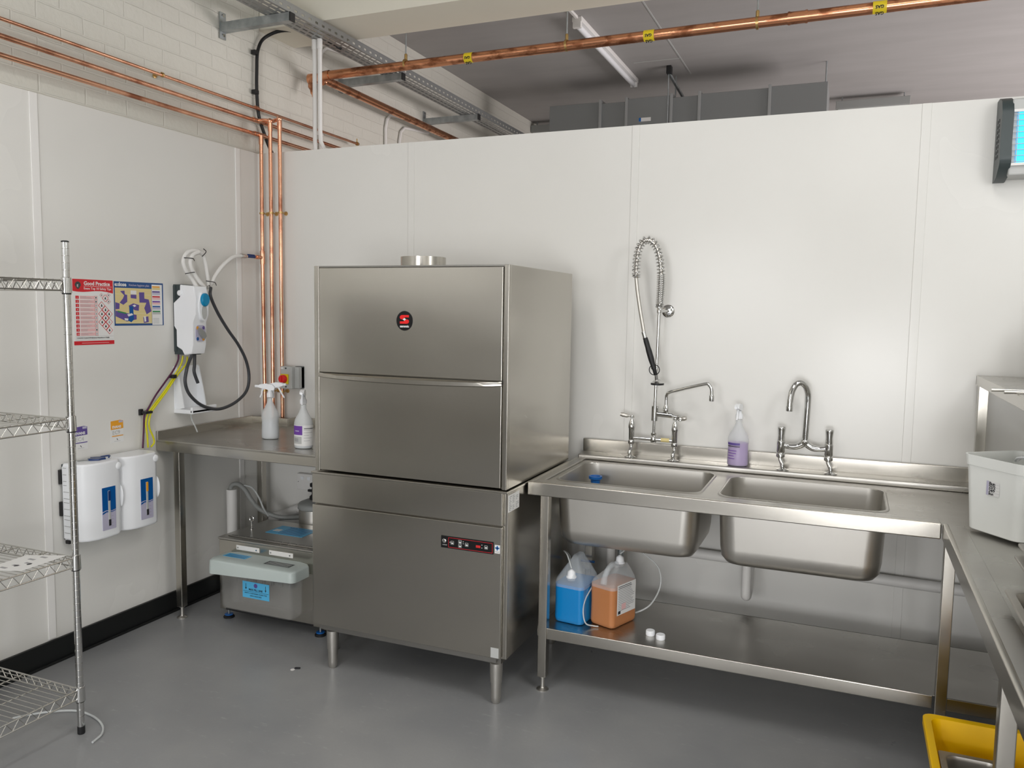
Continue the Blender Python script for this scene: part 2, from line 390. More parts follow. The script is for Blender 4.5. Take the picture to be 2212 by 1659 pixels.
for a in ((.040, 0), (.100, .009), (.100, .001), (.183, .006), (.183, -.006)): g.box(px0 + a[0], px0 + a[0] + .003, yy, yy + .001, (pz0 + pz1) / 2 + a[1], (pz0 + pz1) / 2 + a[1] + .0025, 'paper')
g.box(px0 + .158, px0 + .178, yy, yy + .001, .653, .663, 'redglow')
g.text('1.ON/OFF', (px0 + .017, YF - .0055, .645), .005, 'paper', align='CENTER')
cp = g.build('control_panel', D, 'black control strip with white symbols and red display')
g = G(); g.lathe((px0 + .017, YF - .0055, .664), [(.009, 0), (.009, -.005), (.007, -.0065), (0, -.0065)], 'chrome', axis='y'); g.build('power_button', cp)
g = G(); g.box(1.967, 1.990, YF - .0045, YF - .003, .640, .674, 'paper', .0006)
g.box(1.9755, 1.9815, YF - .0052, YF - .0045, .653, .671, 'bluep'); g.box(1.9695, 1.9875, YF - .0052, YF - .0045, .659, .665, 'bluep')
g.box(1.970, 1.987, YF - .0052, YF - .0045, .646, .648, 'greyp'); g.build('sticker', D, 'white sticker with a blue cross')
g = G(); g.box(1.955, 1.99, YF - .0042, YF - .003, .209, .250, 'lgrey'); g.build('sticker', D, 'blank pale sticker at bottom corner')
g = G(); xs = X1 + .0008
g.box(X1 - .0005, xs, -.955, -.845, .805, .874, 'paper')
for k in range(9):
    for j in range(3):
        if random.random() < .8:
            a = -.95 + j * .035; g.box(xs, xs + .0003, a, a + random.uniform(.01, .03), .811 + k * .0067, .8135 + k * .0067, 'greyp')
g.build('rating_plate', D, 'white printed rating label on the side')

# ================================================================== helper: square-leg with foot
def leg(root, x, y, z1, z0=.03, h=.019, name='leg'):
    g = G(); g.box(x - h, x + h, y - h, y + h, z0 + .03, z1, 'steel', .003); l = g.build(name, root)
    g = G(); g.lathe((x, y, 0), [(.026, 0), (.026, .004), (.012, .010), (.009, .014), (.009, z0 + .025), (.016, z0 + .027), (.016, z0 + .032)], 'steel_soft'); g.build('foot', l)
    return l

# ================================================================== left corner table
T = thing('corner_table', 'stainless steel corner table with raised back edge left of the dishwasher', 'table', (.55, -.4, 0))
g = G(); g.box(.003, 1.086, -.8, -.09, .908, .924, 'steel_top', .003); g.box(.27, 1.086, -.09, -.005, .908, .924, 'steel_top', .003)
g.box(.003, 1.086, -.8, -.785, .868, .922, 'steel', .003); g.box(.003, .018, -.79, -.09, .868, .908, 'steel')
g.box(.018, 1.084, -.77, -.73, .868, .908, 'steel_dark'); g.box(.018, 1.084, -.14, -.10, .868, .908, 'steel_dark')
g.build('table_top', T)
g = G(); g.box(.003, .016, -.80, -.09, .92, .968, 'steel', .002); g.box(.003, .27, -.098, -.086, .92, .966, 'steel', .002)
g.box(.262, .272, -.09, -.005, .92, .966, 'steel', .002); g.box(.272, 1.086, -.017, -.005, .92, .966, 'steel', .002); g.box(.005, .268, -.09, -.004, .90, .955, 'steel_dark'); g.build('upstand', T)
for x, y in ((.118, -.765), (1.05, -.765), (.095, -.115), (1.05, -.115)): leg(T, x, y, .87)

# ================================================================== sink table
K = thing('sink_unit', 'long stainless steel double bowl sink unit with lower shelf along the back wall', 'sink', (3.1, -.4, 0))
SX0, SX1 = 2.024, 4.40; ZT = .889
bowls = [(2.105, 2.705, -.655, -.205), (2.785, 3.385, -.655, -.235)]
g = G()
g.sheet([(SX0 + .01, -.765), (SX1, -.765), (SX1, -.012), (SX0 + .01, -.012)], [rrect(a, b, c, d, .06) for a, b, c, d in bowls], ZT, 'steel_top')
g.box(SX0, 3.552, -.775, -.755, .842, .898, 'steel', .004)
g.box(SX0, SX0 + .018, -.76, -.012, .842, .898, 'steel', .004)
g.box(SX0 + .01, 3.549, -.757, -.70, ZT, .897, 'steel_top', .002)
g.box(SX0 + .01, SX0 + .05, -.70, -.13, ZT, .897, 'steel_top', .002)
g.box(SX0 + .01, SX1, -.135, -.012, ZT, .914, 'steel_top', .006)
g.box(SX0 + .02, 3.56, -.72, -.69, .85, .885, 'steel_dark')
for a, b, c, d in bowls:      # raised lip around each bowl
    ro = rrect(a - .012, b + .012, c - .012, d + .012, .065); ri = rrect(a, b, c, d, .06)
    g.loft([[(x, y, ZT) for x, y in ro], [(x, y, ZT + .0035) for x, y in rrect(a - .008, b + .008, c - .008, d + .008, .063)], [(x, y, ZT + .0035) for x, y in rrect(a - .002, b + .002, c - .002, d + .002, .061)], [(x, y, ZT - .004) for x, y in ri]], 'steel_top', False, False)
g.build('sink_top', K, recalc=False)
g = G(); g.box(SX0 + .002, SX1, -.030, -.010, .912, .976, 'steel', .003); g.build('upstand', K)
for a, b, c, d in bowls:
    g = G(); rings = []
    def ring(i, z, r): return [(x, y, z) for x, y in rrect(a + i, b - i, c + i, d - i, r, 7)]
    inner = [ring(0, ZT, .06), ring(.002, .86, .06), ring(.008, .68, .065), ring(.014, .645, .06), ring(.030, .622, .055), ring(.055, .612, .05), ring(.15, .607, .04)]
    g.loft(inner, 'steel_soft', False, True)
    outer = [ring(-.006, .89, .066), ring(-.004, .86, .066), ring(.003, .68, .07), ring(.009, .64, .066), ring(.026, .616, .06), ring(.053, .606, .052), ring(.15, .601, .04)]
    g.loft(outer, 'steel_soft', False, True)
    bo = g.build('bowl', K, recalc=False, ang=60)
    g = G(); g.lathe(((a + b) / 2 - .1, (c + d) / 2, .6065), [(.045, 0), (.045, .002), (.035, .003), (.01, .001)], 'chrome'); g.build('drain', bo)
SH = .275
g = G(); g.box(SX0 + .05, SX1, -.745, -.24, SH - .004, SH, 'steel_top', .001); g.box(SX0 + .05, 3.56, -.752, -.742, SH - .048, SH, 'steel', .003); g.box(3.60, SX1, -.752, -.742, SH - .048, SH, 'steel', .003)
g.box(SX0 + .05, 4.4, -.245, -.24, SH - .04, SH, 'steel'); g.box(SX0 + .045, SX0 + .052, -.745, -.24, SH - .04, SH, 'steel')
g.build('lower_shelf', K)
for x, y in ((2.095, -.74), (3.585, -.745), (2.095, -.10), (4.36, -.10)): leg(K, x, y, .85)

# ================================================================== right worktop
W = thing('worktop_table', 'stainless steel worktop table at the right edge carrying the white tub', 'table', (4.0, -1.8, 0))
g = G(); g.box(3.565, 4.40, -2.9, -.777, .880, .892, 'steel_top', .002); g.box(3.555, 3.572, -2.9, -.777, .842, .900, 'steel', .004)
g.box(3.565, 3.622, -2.9, -.777, .888, .899, 'steel_top', .003); g.build('table_top', W)
for y in (-1.78, -2.85): leg(W, 3.605, y, .85)
leg(W, 4.36, -2.85, .85); leg(W, 4.36, -1.0, .85)
OS = thing('overshelf', 'raised stainless steel shelf on posts above the right worktop', 'shelf', (3.95, -.9, .893))
g = G(); g.box(3.722, 4.05, -1.9, -.04, 1.357, 1.367, 'steel_top', .002); g.box(3.72, 3.728, -1.9, -.04, 1.327, 1.366, 'steel', .002)
g.box(3.72, 4.05, -.048, -.04, 1.327, 1.366, 'steel'); g.build('shelf_top', OS)
for x, y, z in ((3.742, -.085, .914), (4.03, -.085, .914), (3.742, -1.86, .894), (4.03, -1.86, .894)):
    g = G(); g.box(x - .018, x + .018, y - .018, y + .018, z, 1.357, 'steel', .002); g.build('post', OS)

# ================================================================== wire shelving
R = thing('wire_shelving_unit', 'chrome wire shelving rack on the left, partly in frame', 'shelving', (.41, -2.4, 0))
PX0, PX1, PY0, PY1 = .165, .645, -3.01, -1.793
for x, y in ((PX1, PY1), (PX0, PY1), (PX1, PY0), (PX0, PY0)):
    g = G(); g.cyl((x, y, .03), (x, y, 1.82), .0127, 'chrome', 20)
    for k in range(70):
        z = .07 + k * .0254
        if z < 1.81: g.lathe((x, y, z), [(.0128, 0), (.0131, .0006), (.0131, .0014), (.0128, .002)], 'steel_dark' if k % 8 == 0 else 'wire', seg=16, cap=False)
    p = g.build('post', R)
    g = G(); g.lathe((x, y, 0), [(.012, 0), (.0135, .004), (.0135, .03)], 'black'); g.build('foot', p)
    g = G(); g.lathe((x, y, 1.82), [(.0132, 0), (.0132, .004), (.009, .006), (0, .006)], 'black'); g.build('end_cap', p)
for z in (.172, .675, 1.188, 1.685):
    g = G(); r = .0028
    for yy_ in (PY0, PY1):
        for dz in (0, -.035): g.tube([(PX0, yy_, z + dz), (PX1, yy_, z + dz)], r, 'wire', 6)
        n = 11
        pts = [(PX0 + .012 + (PX1 - PX0 - .024) * k / (2 * n), yy_, z - .002 - (.031 if k % 2 else 0)) for k in range(2 * n + 1)]
        g.tube(pts, .0019, 'wire', 5)
    for xx in (PX0, PX1):
        for dz in (0, -.035): g.tube([(xx, PY0, z + dz), (xx, PY1, z + dz)], r, 'wire', 6)
        n = 26
        pts = [(xx, PY0 + .012 + (PY1 - PY0 - .024) * k / (2 * n), z - .002 - (.031 if k % 2 else 0)) for k in range(2 * n + 1)]
        g.tube(pts, .0019, 'wire', 5)
    for k in range(1, 48):
        y = PY0 + (PY1 - PY0) * k / 48; g.tube([(PX0, y, z + .003), (PX1, y, z + .003)], .0017, 'wire', 5)
    for xx in (.34, .495): g.tube([(xx, PY0, z - .001), (xx, PY1, z - .001)], .0024, 'wire', 6)
    s_ = g.build('wire_shelf', R)
    for x, y in ((PX1, PY1), (PX0, PY1), (PX1, PY0), (PX0, PY0)):
        g = G(); g.lathe((x, y, z - .045), [(.0135, 0), (.0185, .001), (.0172, .055), (.0135, .057)], 'chrome'); g.lathe((x, y, z - .049), [(.0138, 0), (.0155, .001), (.0155, .004)], 'black', cap=False)
        g.build('collar', s_)
# leaflet on the third shelf
g = G(); P = [(.500, -2.04), (.478, -1.862), (.612, -1.802), (.628, -1.99)]
g.prism(P, .680, .6808, 'paper', 'z')
for k in range(5):
    a, b = .52 + random.uniform(0, .05), -2.0 + k * .035
    g.box(a, a + .03, b, b + .012, .6808, .6812, 'greyp')
for q in ((.56, -1.96), (.585, -1.93)): g.prism(ellipse(q[0], q[1], .007, .009, 14), .6808, .6813, 'ink', 'z')
g.build('paper_leaflet', label='white paper leaflet with grey diagrams lying on the wire rack', cat='paper')
g = G(); g.tube([(.32, -1.83, .006), (.349, -1.789, .006), (.404, -1.735, .006), (.484, -1.69, .006), (.575, -1.69, .006), (.667, -1.722, .006), (.725, -1.771, .006), (.746, -1.829, .006)], .0045, 'tube', 8, 6)
g.build('plastic_tube', label='loose clear plastic tube curled on the floor by the rack foot', cat='tube')

# ================================================================== posters and stickers on the left wall (u = +Y, v = +Z)
UY = (0, 1, 0)
g = G()
def yb(y0, y1, z0, z1, m, k=1): g.box(.0012 + k * .0003, .0015 + k * .0003, y0, y1, z0, z1, m)
def yp(poly, m, k=1): g.prism(poly, .0012 + k * .0003, .0015 + k * .0003, m, 'x')
Y0, Y1, Z0, Z1 = -1.250, -1.034, 1.416, 1.716
g.box(.0, .0011, Y0, Y1, Z0, Z1, 'paper')
yp([(Y0, Z1), (Y1, Z1), (Y1, 1.655)] + [(Y1 - (Y1 - Y0) * t, 1.655 + .011 * t + .006 * math.sin(t * 5.5)) for t in (.15, .3, .45, .6, .75, .9, 1)], 'red')
g.text('Good Practice', (.0023, Y0 + .058, 1.690), .0245, 'paper', UY, bold=.0006, sx=.98)
yb(Y0 + .058, Y1 - .006, 1.6845, 1.6858, 'paper', 2)
g.text('Evans Top 10 Safety Tips', (.0023, Y0 + .058, 1.670), .0150, 'paper', UY, sx=.98)
yp([(Y0 + .028 + .016 * math.cos(a) * (1 if a < 3.2 else .7), 1.688 + .017 * math.sin(a)) for a in [k * .52 for k in range(12)]], 'dgrey', 2)
g.text('E', (.0026, Y0 + .022, 1.680), .017, 'paper', UY)
for k in range(10):
    z = 1.634 - k * .01855
    yb(Y0 + .014, Y0 + .031, z - .0072, z + .0068, 'red'); g.text(str(k + 1), (.0023, Y0 + .0225, z - .005), .012, 'pink', UY, align='CENTER')
    yb(Y0 + .036, Y0 + .112, z - .008, z + .007, 'pink', 0)
    for j in range(3): yb(Y0 + .038, Y0 + .038 + random.uniform(.03, .07), z + .003 - j * .004, z + .0042 - j * .004, 'greyp')
    yb(Y0 + .113, Y0 + .129, z - .008, z + .007, 'red'); yb(Y0 + .1145, Y0 + .1275, z - .0065, z + .0055, 'paper', 2); yb(Y0 + .118, Y0 + .124, z - .004, z + .003, 'ink' if k in (0, 1, 8) else 'greyp', 3)
def dia(cy, cz, r, ic='ink'):
    yp([(cy - r, cz), (cy, cz + r), (cy + r, cz), (cy, cz - r)], 'red', 1); q = r * .84
    yp([(cy - q, cz), (cy, cz + q), (cy + q, cz), (cy, cz - q)], 'paper', 2)
    q = r * .3; yp([(cy - q * .7, cz - q), (cy - q * .5, cz + q * .4), (cy, cz + q * 1.3), (cy + q * .6, cz + q * .2), (cy + q * .7, cz - q)], ic, 3)
for a in ((.152, 1.646, .010), (.172, 1.632, .018), (.190, 1.647, .011), (.190, 1.617, .012)): dia(Y0 + a[0], a[1], a[2])
for a in ((.151, 1.598), (.171, 1.578), (.191, 1.559), (.151, 1.559), (.171, 1.540), (.151, 1.521), (.191, 1.521), (.171, 1.502), (.191, 1.483)): dia(Y0 + a[0], a[1], .0192, random.choice(['ink', 'ink', 'greyp']))
yb(Y0 + .01, Y1 - .005, 1.4555, 1.4562, 'greyp'); yb(Y0 + .01, Y1 - .005, 1.440, 1.4407, 'greyp')
g.text('C.O.S.H.H. Control Of Substances Hazardous to Health', (.0022, Y0 + .014, 1.4465), .0078, 'ink', UY, sx=.98)
yb(Y0, Y1, 1.417, 1.435, 'red'); yb(Y0 + .04, Y1 - .03, 1.4245, 1.4265, 'pink', 2)
g.build('poster', label='portrait red and white safety tips poster on the left wall', cat='poster')
g = G(); Y0, Y1, Z0, Z1 = -1.028, -.730, 1.503, 1.714
g.box(0, .0011, Y0, Y1, Z0, Z1, 'navy')
yb(Y0 + .005, Y1 - .075, Z0 + .010, Z1 - .030, 'straw'); yb(Y1 - .073, Y1 - .008, Z0 + .002, Z1 - .008, 'paper')
g.text('e:dose', (.0023, Y0 + .003, Z1 - .022), .026, 'paper', UY, bold=.0008); g.text('Kitchen hygiene plan', (.0023, Y0 + .086, Z1 - .020), .0148, 'lilac', UY)
def pp(m, *pts, k=2): yp([(Y0 + a, Z0 + b) for a, b in pts], m, k)
for k in range(11): pp('pink' if k % 3 else 'paper', (.006, .016 + k * .015), (.220, .014 + k * .015), (.220, .0147 + k * .015), (.006, .0167 + k * .015), k=1.5)
pp('violet', (.035, .165), (.060, .168), (.062, .150), (.075, .148), (.075, .115), (.052, .100), (.030, .110), (.050, .130), (.058, .145))
pp('violet', (.096, .150), (.130, .150), (.130, .130), (.096, .133)); pp('paper', (.096, .170), (.130, .170), (.130, .152), (.096, .152))
pp('violet', (.146, .162), (.178, .163), (.178, .132), (.205, .128), (.220, .070), (.190, .055), (.176, .085), (.190, .112), (.148, .112))
pp('violet', (.082, .096), (.110, .108), (.145, .100), (.142, .072), (.120, .074), (.085, .090)); pp('paper', (.105, .098), (.118, .102), (.128, .096), (.116, .090), k=3)
pp('violet', (.006, .112), (.030, .106), (.028, .080), (.006, .078)); pp('violet', (.006, .072), (.070, .060), (.128, .052), (.128, .030), (.070, .020), (.006, .045))
pp('green', (.018, .072), (.068, .062), (.066, .056), (.018, .065), k=3); pp('blue', (.085, .092), (.108, .094), (.110, .060), (.112, .030), (.096, .016), (.078, .024), (.086, .060), k=3)
pp('paper', (.072, .054), (.100, .060), (.108, .052), (.080, .044), k=4); pp('paper', (.056, .036), (.078, .034), (.076, .024), (.058, .026), k=4); pp('violet', (.168, .040), (.200, .045), (.202, .016), (.172, .012)); pp('paper', (.172, .044), (.184, .046), (.186, .020), (.176, .018), k=3)
for k, (m1, m2) in enumerate((('orange', 'straw'), ('violet', 'lilac'), ('red', 'pink'), ('purple', 'pink'), ('blue', 'lilac'), ('green', 'lgrey'))):
    z = Z1 - .016 - k * .0245; yb(Y1 - .070, Y1 - .022, z - .007, z, m1, 2); yb(Y1 - .070, Y1 - .020, z - .018, z - .008, m2, 2)
for k in range(5): yb(Y1 - .068, Y1 - .030, Z0 + .010 + k * .006, Z0 + .0115 + k * .006, 'greyp', 2)
g.build('poster', label='landscape navy and yellow kitchen hygiene plan poster beside the red one', cat='poster')
def sticker(y, z, m, t1, t2, lab, off=0):
    global g
    g = G(); g.box(0, .0008, y, y + .075, z - .052, z + .055, 'paper')
    yp([(y + .002, z + .053), (y + .055, z + .056), (y + .073, z + .052), (y + .073, z + .014), (y + .002, z + .012)], m)
    g.box(.0018, .0024, y + .048, y + .070, z + .043, z + .053, 'lilac')
    g.text(t1, (.0022, y + .010 + off, z + .018), .017, 'paper', UY, bold=.0006); g.text(t2, (.0014, y + .010, z - .012), .026, 'lgrey', UY)
    yb(y + .008, y + .072, z - .022, z - .018, m); yb(y + .020, y + .055, z - .046, z - .0445, 'lgrey'); g.prism([(y + .034, z - .034), (y + .037, z - .032), (y + .042, z - .041), (y + .039, z - .041)], .0008, .0014, 'ink', 'x')
    g.build('sticker', label=lab, cat='sticker')
sticker(-1.270, .990, 'violet', 'EVANS', 'EC4', 'small purple and white product sticker above the left chemical dispenser', 0)
sticker(-1.070, .995, 'orange', 'EVANS', 'EC9', 'small orange and white product sticker above the right chemical dispenser', 0)

# ================================================================== two chemical dispensers
def dispenser(y0, first, lab, ind):
    Dp = thing('chemical_dispenser', lab, 'dispenser', (.075, y0 + .105, .54), 'chemical dispensers on the left wall')
    w_ = .208; g = G(); xf = .142
    prof = [(.012, y0), (.075, y0), (.105, y0 + .006), (.128, y0 + .026), (xf, y0 + .065), (xf + .004, y0 + w_ * .55), (xf, y0 + w_ - .03), (xf - .012, y0 + w_ - .008), (xf - .03, y0 + w_), (.012, y0 + w_)]
    cx, cy = .07, y0 + w_ / 2
    def rg(z, s): return [(cx + (x - cx) * s, cy + (y - cy) * s, z) for x, y in prof]
    g.loft([rg(.540, .93), rg(.543, .975), rg(.552, 1), rg(.882, 1), rg(.890, .975), rg(.893, .93)], 'white')
    sh = g.build('cover', Dp, ang=50)
    g = G(); g.box(.001, .012, y0 + .002, y0 + w_ - .002, .545, .888, 'dgrey', .002); g.build('back_plate', Dp)
    # window with sight tube
    g = G(); a, b = y0 + .088, y0 + .160; xw = xf + .0035
    g.prism(rrect(a, b, .578, .775, .004, 3), xw - .006, xw + .0012, 'lilac', 'x')
    g.prism([(a, .775), (b, .775), (b, .668), (a + .05, .664), (a + .02, .670), (a, .666)], xw + .001, xw + .0018, 'blue', 'x')
    g.prism([(a, .660), (a + .02, .666), (b - .02, .660), (b, .664), (b, .661), (b - .02, .657), (a + .02, .660), (a, .652)], xw + .001, xw + .0018, 'blue', 'x')
    for k in range(5): g.box(xw + .001, xw + .0016, b - .024, b - .014, .590 + k * .016, .5915 + k * .016, 'greyp')
    g.build('front_label', sh, 'blue and grey label with level window')
    g = G(); cyy = (a + b) / 2
    g.box(xw, xw + .004, cyy - .006, cyy + .006, .595, .758, 'lgrey', .002); g.box(xw + .003, xw + .0055, cyy - .006, cyy + .006, .712, .757, ind, .001); g.box(xw + .003, xw + .0055, cyy - .006, cyy + .006, .596, .625, 'ink', .001)
    g.build('sight_gauge', sh)
    g = G(); g.lathe((xf - .010, y0 + w_ - .022, .862), [(.017, 0), (.017, .010), (.012, .014), (0, .014)], 'white', axis='x'); g.build('lock_cap', sh)
    g = G(); rings = [[(.118 + .022 * math.cos(a_) * s_, y0 + w_ + .001 + .006 * math.sin(a_) * s_, .715 + .055 * t) for a_ in [k * math.pi / 6 for k in range(12)]] for t, s_ in ((-1, .1), (-.8, .6), (-.4, .92), (0, 1), (.4, .92), (.8, .6), (1, .1))]
    g.loft(rings, 'white'); g.build('grip', sh)
    if first:
        g = G(); g.box(.016, .085, y0 - .009, y0 + .002, .552, .880, 'white', .003)
        for k in range(12):
            z = .58 + k * .026 + (k % 3) * .004; g.box(.025, .025 + random.choice((.02, .035, .045)), y0 - .0105, y0 - .009, z, z + .0018, 'mgrey')
        g.build('side_cover', Dp)
        for z_ in (.80, .655): g = G(); g.box(.001, .016, y0 - .016, y0 - .002, z_, z_ + .065, 'black', .002); g.build('hinge', Dp)
        g = G(); g.box(.02, .045, y0 - .006, y0 + .01, .528, .545, 'black', .003); g.build('drain_stub', Dp)
    return Dp
dispenser(-1.338, True, 'white wall chemical dispenser with dark level gauge, nearer the rack', 'dblue')
dispenser(-1.122, False, 'white wall chemical dispenser with orange level gauge, nearer the corner table', 'orange')
g = G(); g.prism([(.06 + .030 * math.cos(k * .45) * (1 + .4 * math.sin(k * 2.1)), -1.20 + .042 * math.sin(k * .45)) for k in range(14)], .8935, .900, 'dblue', 'z')
g.tube([(.055, -1.24, .897), (.045, -1.27, .897), (.040, -1.285, .897)], .003, 'mgrey', 6); g.tube([(.05, -1.17, .899), (.07, -1.14, .902), (.09, -1.16, .899)], .004, 'dblue', 6, 4)
g.build('plastic_key', label='dark blue plastic key lying on top of the left dispenser', cat='key')

# ================================================================== dosing unit with hoses
E = thing('dosing_unit', 'white and grey chemical dosing unit with blue button and hoses on the left wall', 'dispenser', (.08, -.61, 1.35))
g = G(); g.prism(rrect(-.665, -.58, 1.36, 1.712, .01, 3), .001, .018, 'dgrey', 'x')
g.prism([(.001, 1.712), (.060, 1.712), (.060, 1.655), (.012, 1.62), (.012, 1.50), (.028, 1.48), (.028, 1.40), (.060, 1.375), (.110, 1.352), (.001, 1.352)], -.662, -.588, 'dgrey', 'y')
g.build('back_housing', E, 'dark grey rear housing')
prof = [(.056, 1.710), (.145, 1.702), (.160, 1.640), (.158, 1.560), (.140, 1.520), (.136, 1.400), (.126, 1.358), (.075, 1.350), (.060, 1.375), (.026, 1.392), (.026, 1.478), (.010, 1.498), (.010, 1.618), (.054, 1.650)]
g = G(); c = (.09, 1.53)
def sec(y, s_): return [(c[0] + (x - c[0]) * s_, y, c[1] + (z - c[1]) * s_) for x, z in prof]
g.loft([sec(-.672, .97), sec(-.668, 1), sec(-.586, 1), sec(-.581, .97)], 'white'); cov = g.build('front_cover', E, ang=30)
g = G(); g.lathe((.056, -.672, 1.668), [(.014, 0), (.014, -.006), (.012, -.008), (0, -.008)], 'white', axis='y'); g.build('side_cap', cov)
def fx(z): return .168 if z > 1.56 else .145
g = G(); g.prism(ellipse(-.624, 1.600, .031, .072, 24), .142, .166, 'white', 'x'); g.prism(ellipse(-.622, 1.573, .018, .038, 20), .164, .168, 'lgrey', 'x'); g.build('button_surround', cov)
g = G(); g.loft([[(.162, y, z) for y, z in ellipse(-.620, 1.635, .027, .034)], [(.174, y, z) for y, z in ellipse(-.620, 1.635, .027, .034)], [(.180, y, z) for y, z in ellipse(-.620, 1.637, .023, .029)]], 'cyan'); g.build('button', cov, 'bright blue push button')
g = G(); g.prism(rrect(-.657, -.590, 1.422, 1.505, .02, 4), .134, .1415, 'lilac', 'x')
for (dy, dz), m in zip(((-.021, .028), (.020, .028), (-.021, -.028), (.018, -.030)), ('orange', 'violet', 'blue', 'orange')):
    g.prism(ellipse(-.624 + dy, 1.463 + dz, .0078, .009, 14), .1415, .1422, m, 'x')
g.build('selector_label', cov)
g = G(); g.prism([(-.646, 1.490), (-.628, 1.486), (-.602, 1.468), (-.595, 1.448), (-.603, 1.436), (-.620, 1.436), (-.638, 1.458)], .1422, .154, 'mgrey', 'x'); g.build('selector_knob', cov, 'grey pointed selector knob')
g = G()
g.tube([(.07, -.235, 1.885), (.075, -.30, 1.875), (.08, -.39, 1.822), (.08, -.45, 1.762), (.08, -.475, 1.725), (.07, -.50, 1.70)], .0105, 'whitem', 10, 6)
g.tube([(.09, -.59, 1.70), (.09, -.623, 1.740), (.09, -.666, 1.785), (.09, -.680, 1.830), (.09, -.654, 1.872), (.09, -.603, 1.888), (.09, -.551, 1.875), (.09, -.529, 1.836), (.09, -.515, 1.764), (.09, -.509, 1.712)], .0105, 'whitem', 10, 6)
g.tube([(.108, -.555, 1.70), (.108, -.600, 1.740), (.108, -.638, 1.785), (.108, -.652, 1.825), (.108, -.633, 1.862), (.105, -.590, 1.880)], .0105, 'whitem', 10, 6)
h = g.build('supply_hose', E, 'looped white plastic hose')
g = G()
for p, q in (((.10, -.685, 1.845), (.10, -.615, 1.835)), ((.10, -.68, 1.765), (.10, -.61, 1.775)), ((.10, -.55, 1.90), (.10, -.56, 1.86)), ((.095, -.53, 1.735), (.085, -.445, 1.715))): g.tube([p, ((p[0] + q[0]) / 2 + .022, (p[1] + q[1]) / 2, (p[2] + q[2]) / 2 + .004), q], .0022, 'black', 6, 5)
g.build('cable_tie', h)
g = G(); g.cyl((.09, -.509, 1.715), (.11, -.515, 1.69), .008, 'chrome', 12)
g.tube([(.112, -.515, 1.70), (.13, -.537, 1.655), (.13, -.488, 1.570), (.13, -.414, 1.479), (.13, -.334, 1.394), (.13, -.273, 1.301), (.13, -.252, 1.209), (.13, -.276, 1.133), (.13, -.359, 1.081), (.13, -.466, 1.056), (.13, -.551, 1.065), (.13, -.633, 1.098), (.13, -.701, 1.157), (.13, -.725, 1.218), (.13, -.714, 1.277), (.12, -.69, 1.311), (.115, -.66, 1.351)], .0085, 'hosegrey', 10, 6)
g.tube([(.10, -.625, 1.355), (.10, -.628, 1.30), (.10, -.631, 1.26), (.105, -.612, 1.203)], .0085, 'hosegrey', 10, 5)
g.build('filling_hose', E, 'long dark grey filling hose hanging in a loop')
YT = thing('dosing_tubes', 'yellow and purple tubes running down from the dosing unit', 'tube', (.03, -.8, .893))
g = G()
g.tube([(.04, -.645, 1.345), (.035, -.655, 1.30), (.03, -.702, 1.236), (.03, -.764, 1.169), (.03, -.826, 1.112), (.03, -.871, 1.067), (.03, -.886, 1.018), (.03, -.880, .959), (.03, -.876, .897)], .0045, 'yhose', 8, 5)
g.tube([(.045, -.62, 1.340), (.04, -.625, 1.30), (.036, -.686, 1.242), (.036, -.755, 1.169), (.036, -.817, 1.111), (.033, -.856, 1.066), (.03, -.867, 1.004), (.03, -.842, .943), (.03, -.838, .915), (.03, -.858, .897)], .0045, 'yhose', 8, 5)
g.build('yellow_tube', YT, 'bright yellow plastic tubes')
g = G(); g.tube([(.03, -.665, 1.352), (.028, -.668, 1.32), (.026, -.700, 1.270), (.024, -.754, 1.213), (.024, -.815, 1.152), (.024, -.864, 1.09), (.024, -.888, 1.06), (.024, -.895, .984), (.024, -.904, .897)], .0045, 'phose', 8, 5); g.build('purple_tube', YT, 'dark purple plastic tube')
g = G(); g.box(.016, .046, -.720, -.695, 1.232, 1.25, 'black', .002); g.box(.002, .046, -.90, -.855, 1.068, 1.080, 'black', .002); g.box(.002, .015, -.905, -.885, 1.06, 1.09, 'black', .002); g.build('cable_tie', YT)
# white bottle holder bracket under it
H = thing('bottle_holder', 'white plastic bottle holder bracket on the wall under the dosing unit', 'bracket', (.06, -.6, 1.04))
g = G(); g.box(.0, .006, -.675, -.50, 1.045, 1.29, 'white', .002)
g.prism([(0, 1.285), (.018, 1.285), (.055, 1.12), (.062, 1.075), (0, 1.06)], -.668, -.662, 'white', 'y')
g.prism([(0, 1.285), (.018, 1.285), (.055, 1.12), (.062, 1.075), (0, 1.06)], -.515, -.509, 'white', 'y'); g.build('back', H)
g = G(); g.box(0, .125, -.675, -.50, 1.045, 1.068, 'white', .005); g.box(.110, .125, -.675, -.50, 1.05, 1.082, 'white', .004); g.build('tray', H)
g = G(); g.tube([(.08, -.641, 1.047), (.082, -.635, 1.01), (.09, -.622, .975), (.095, -.612, .945)], .004, 'tube', 8, 4); g.build('drip_tube', H)

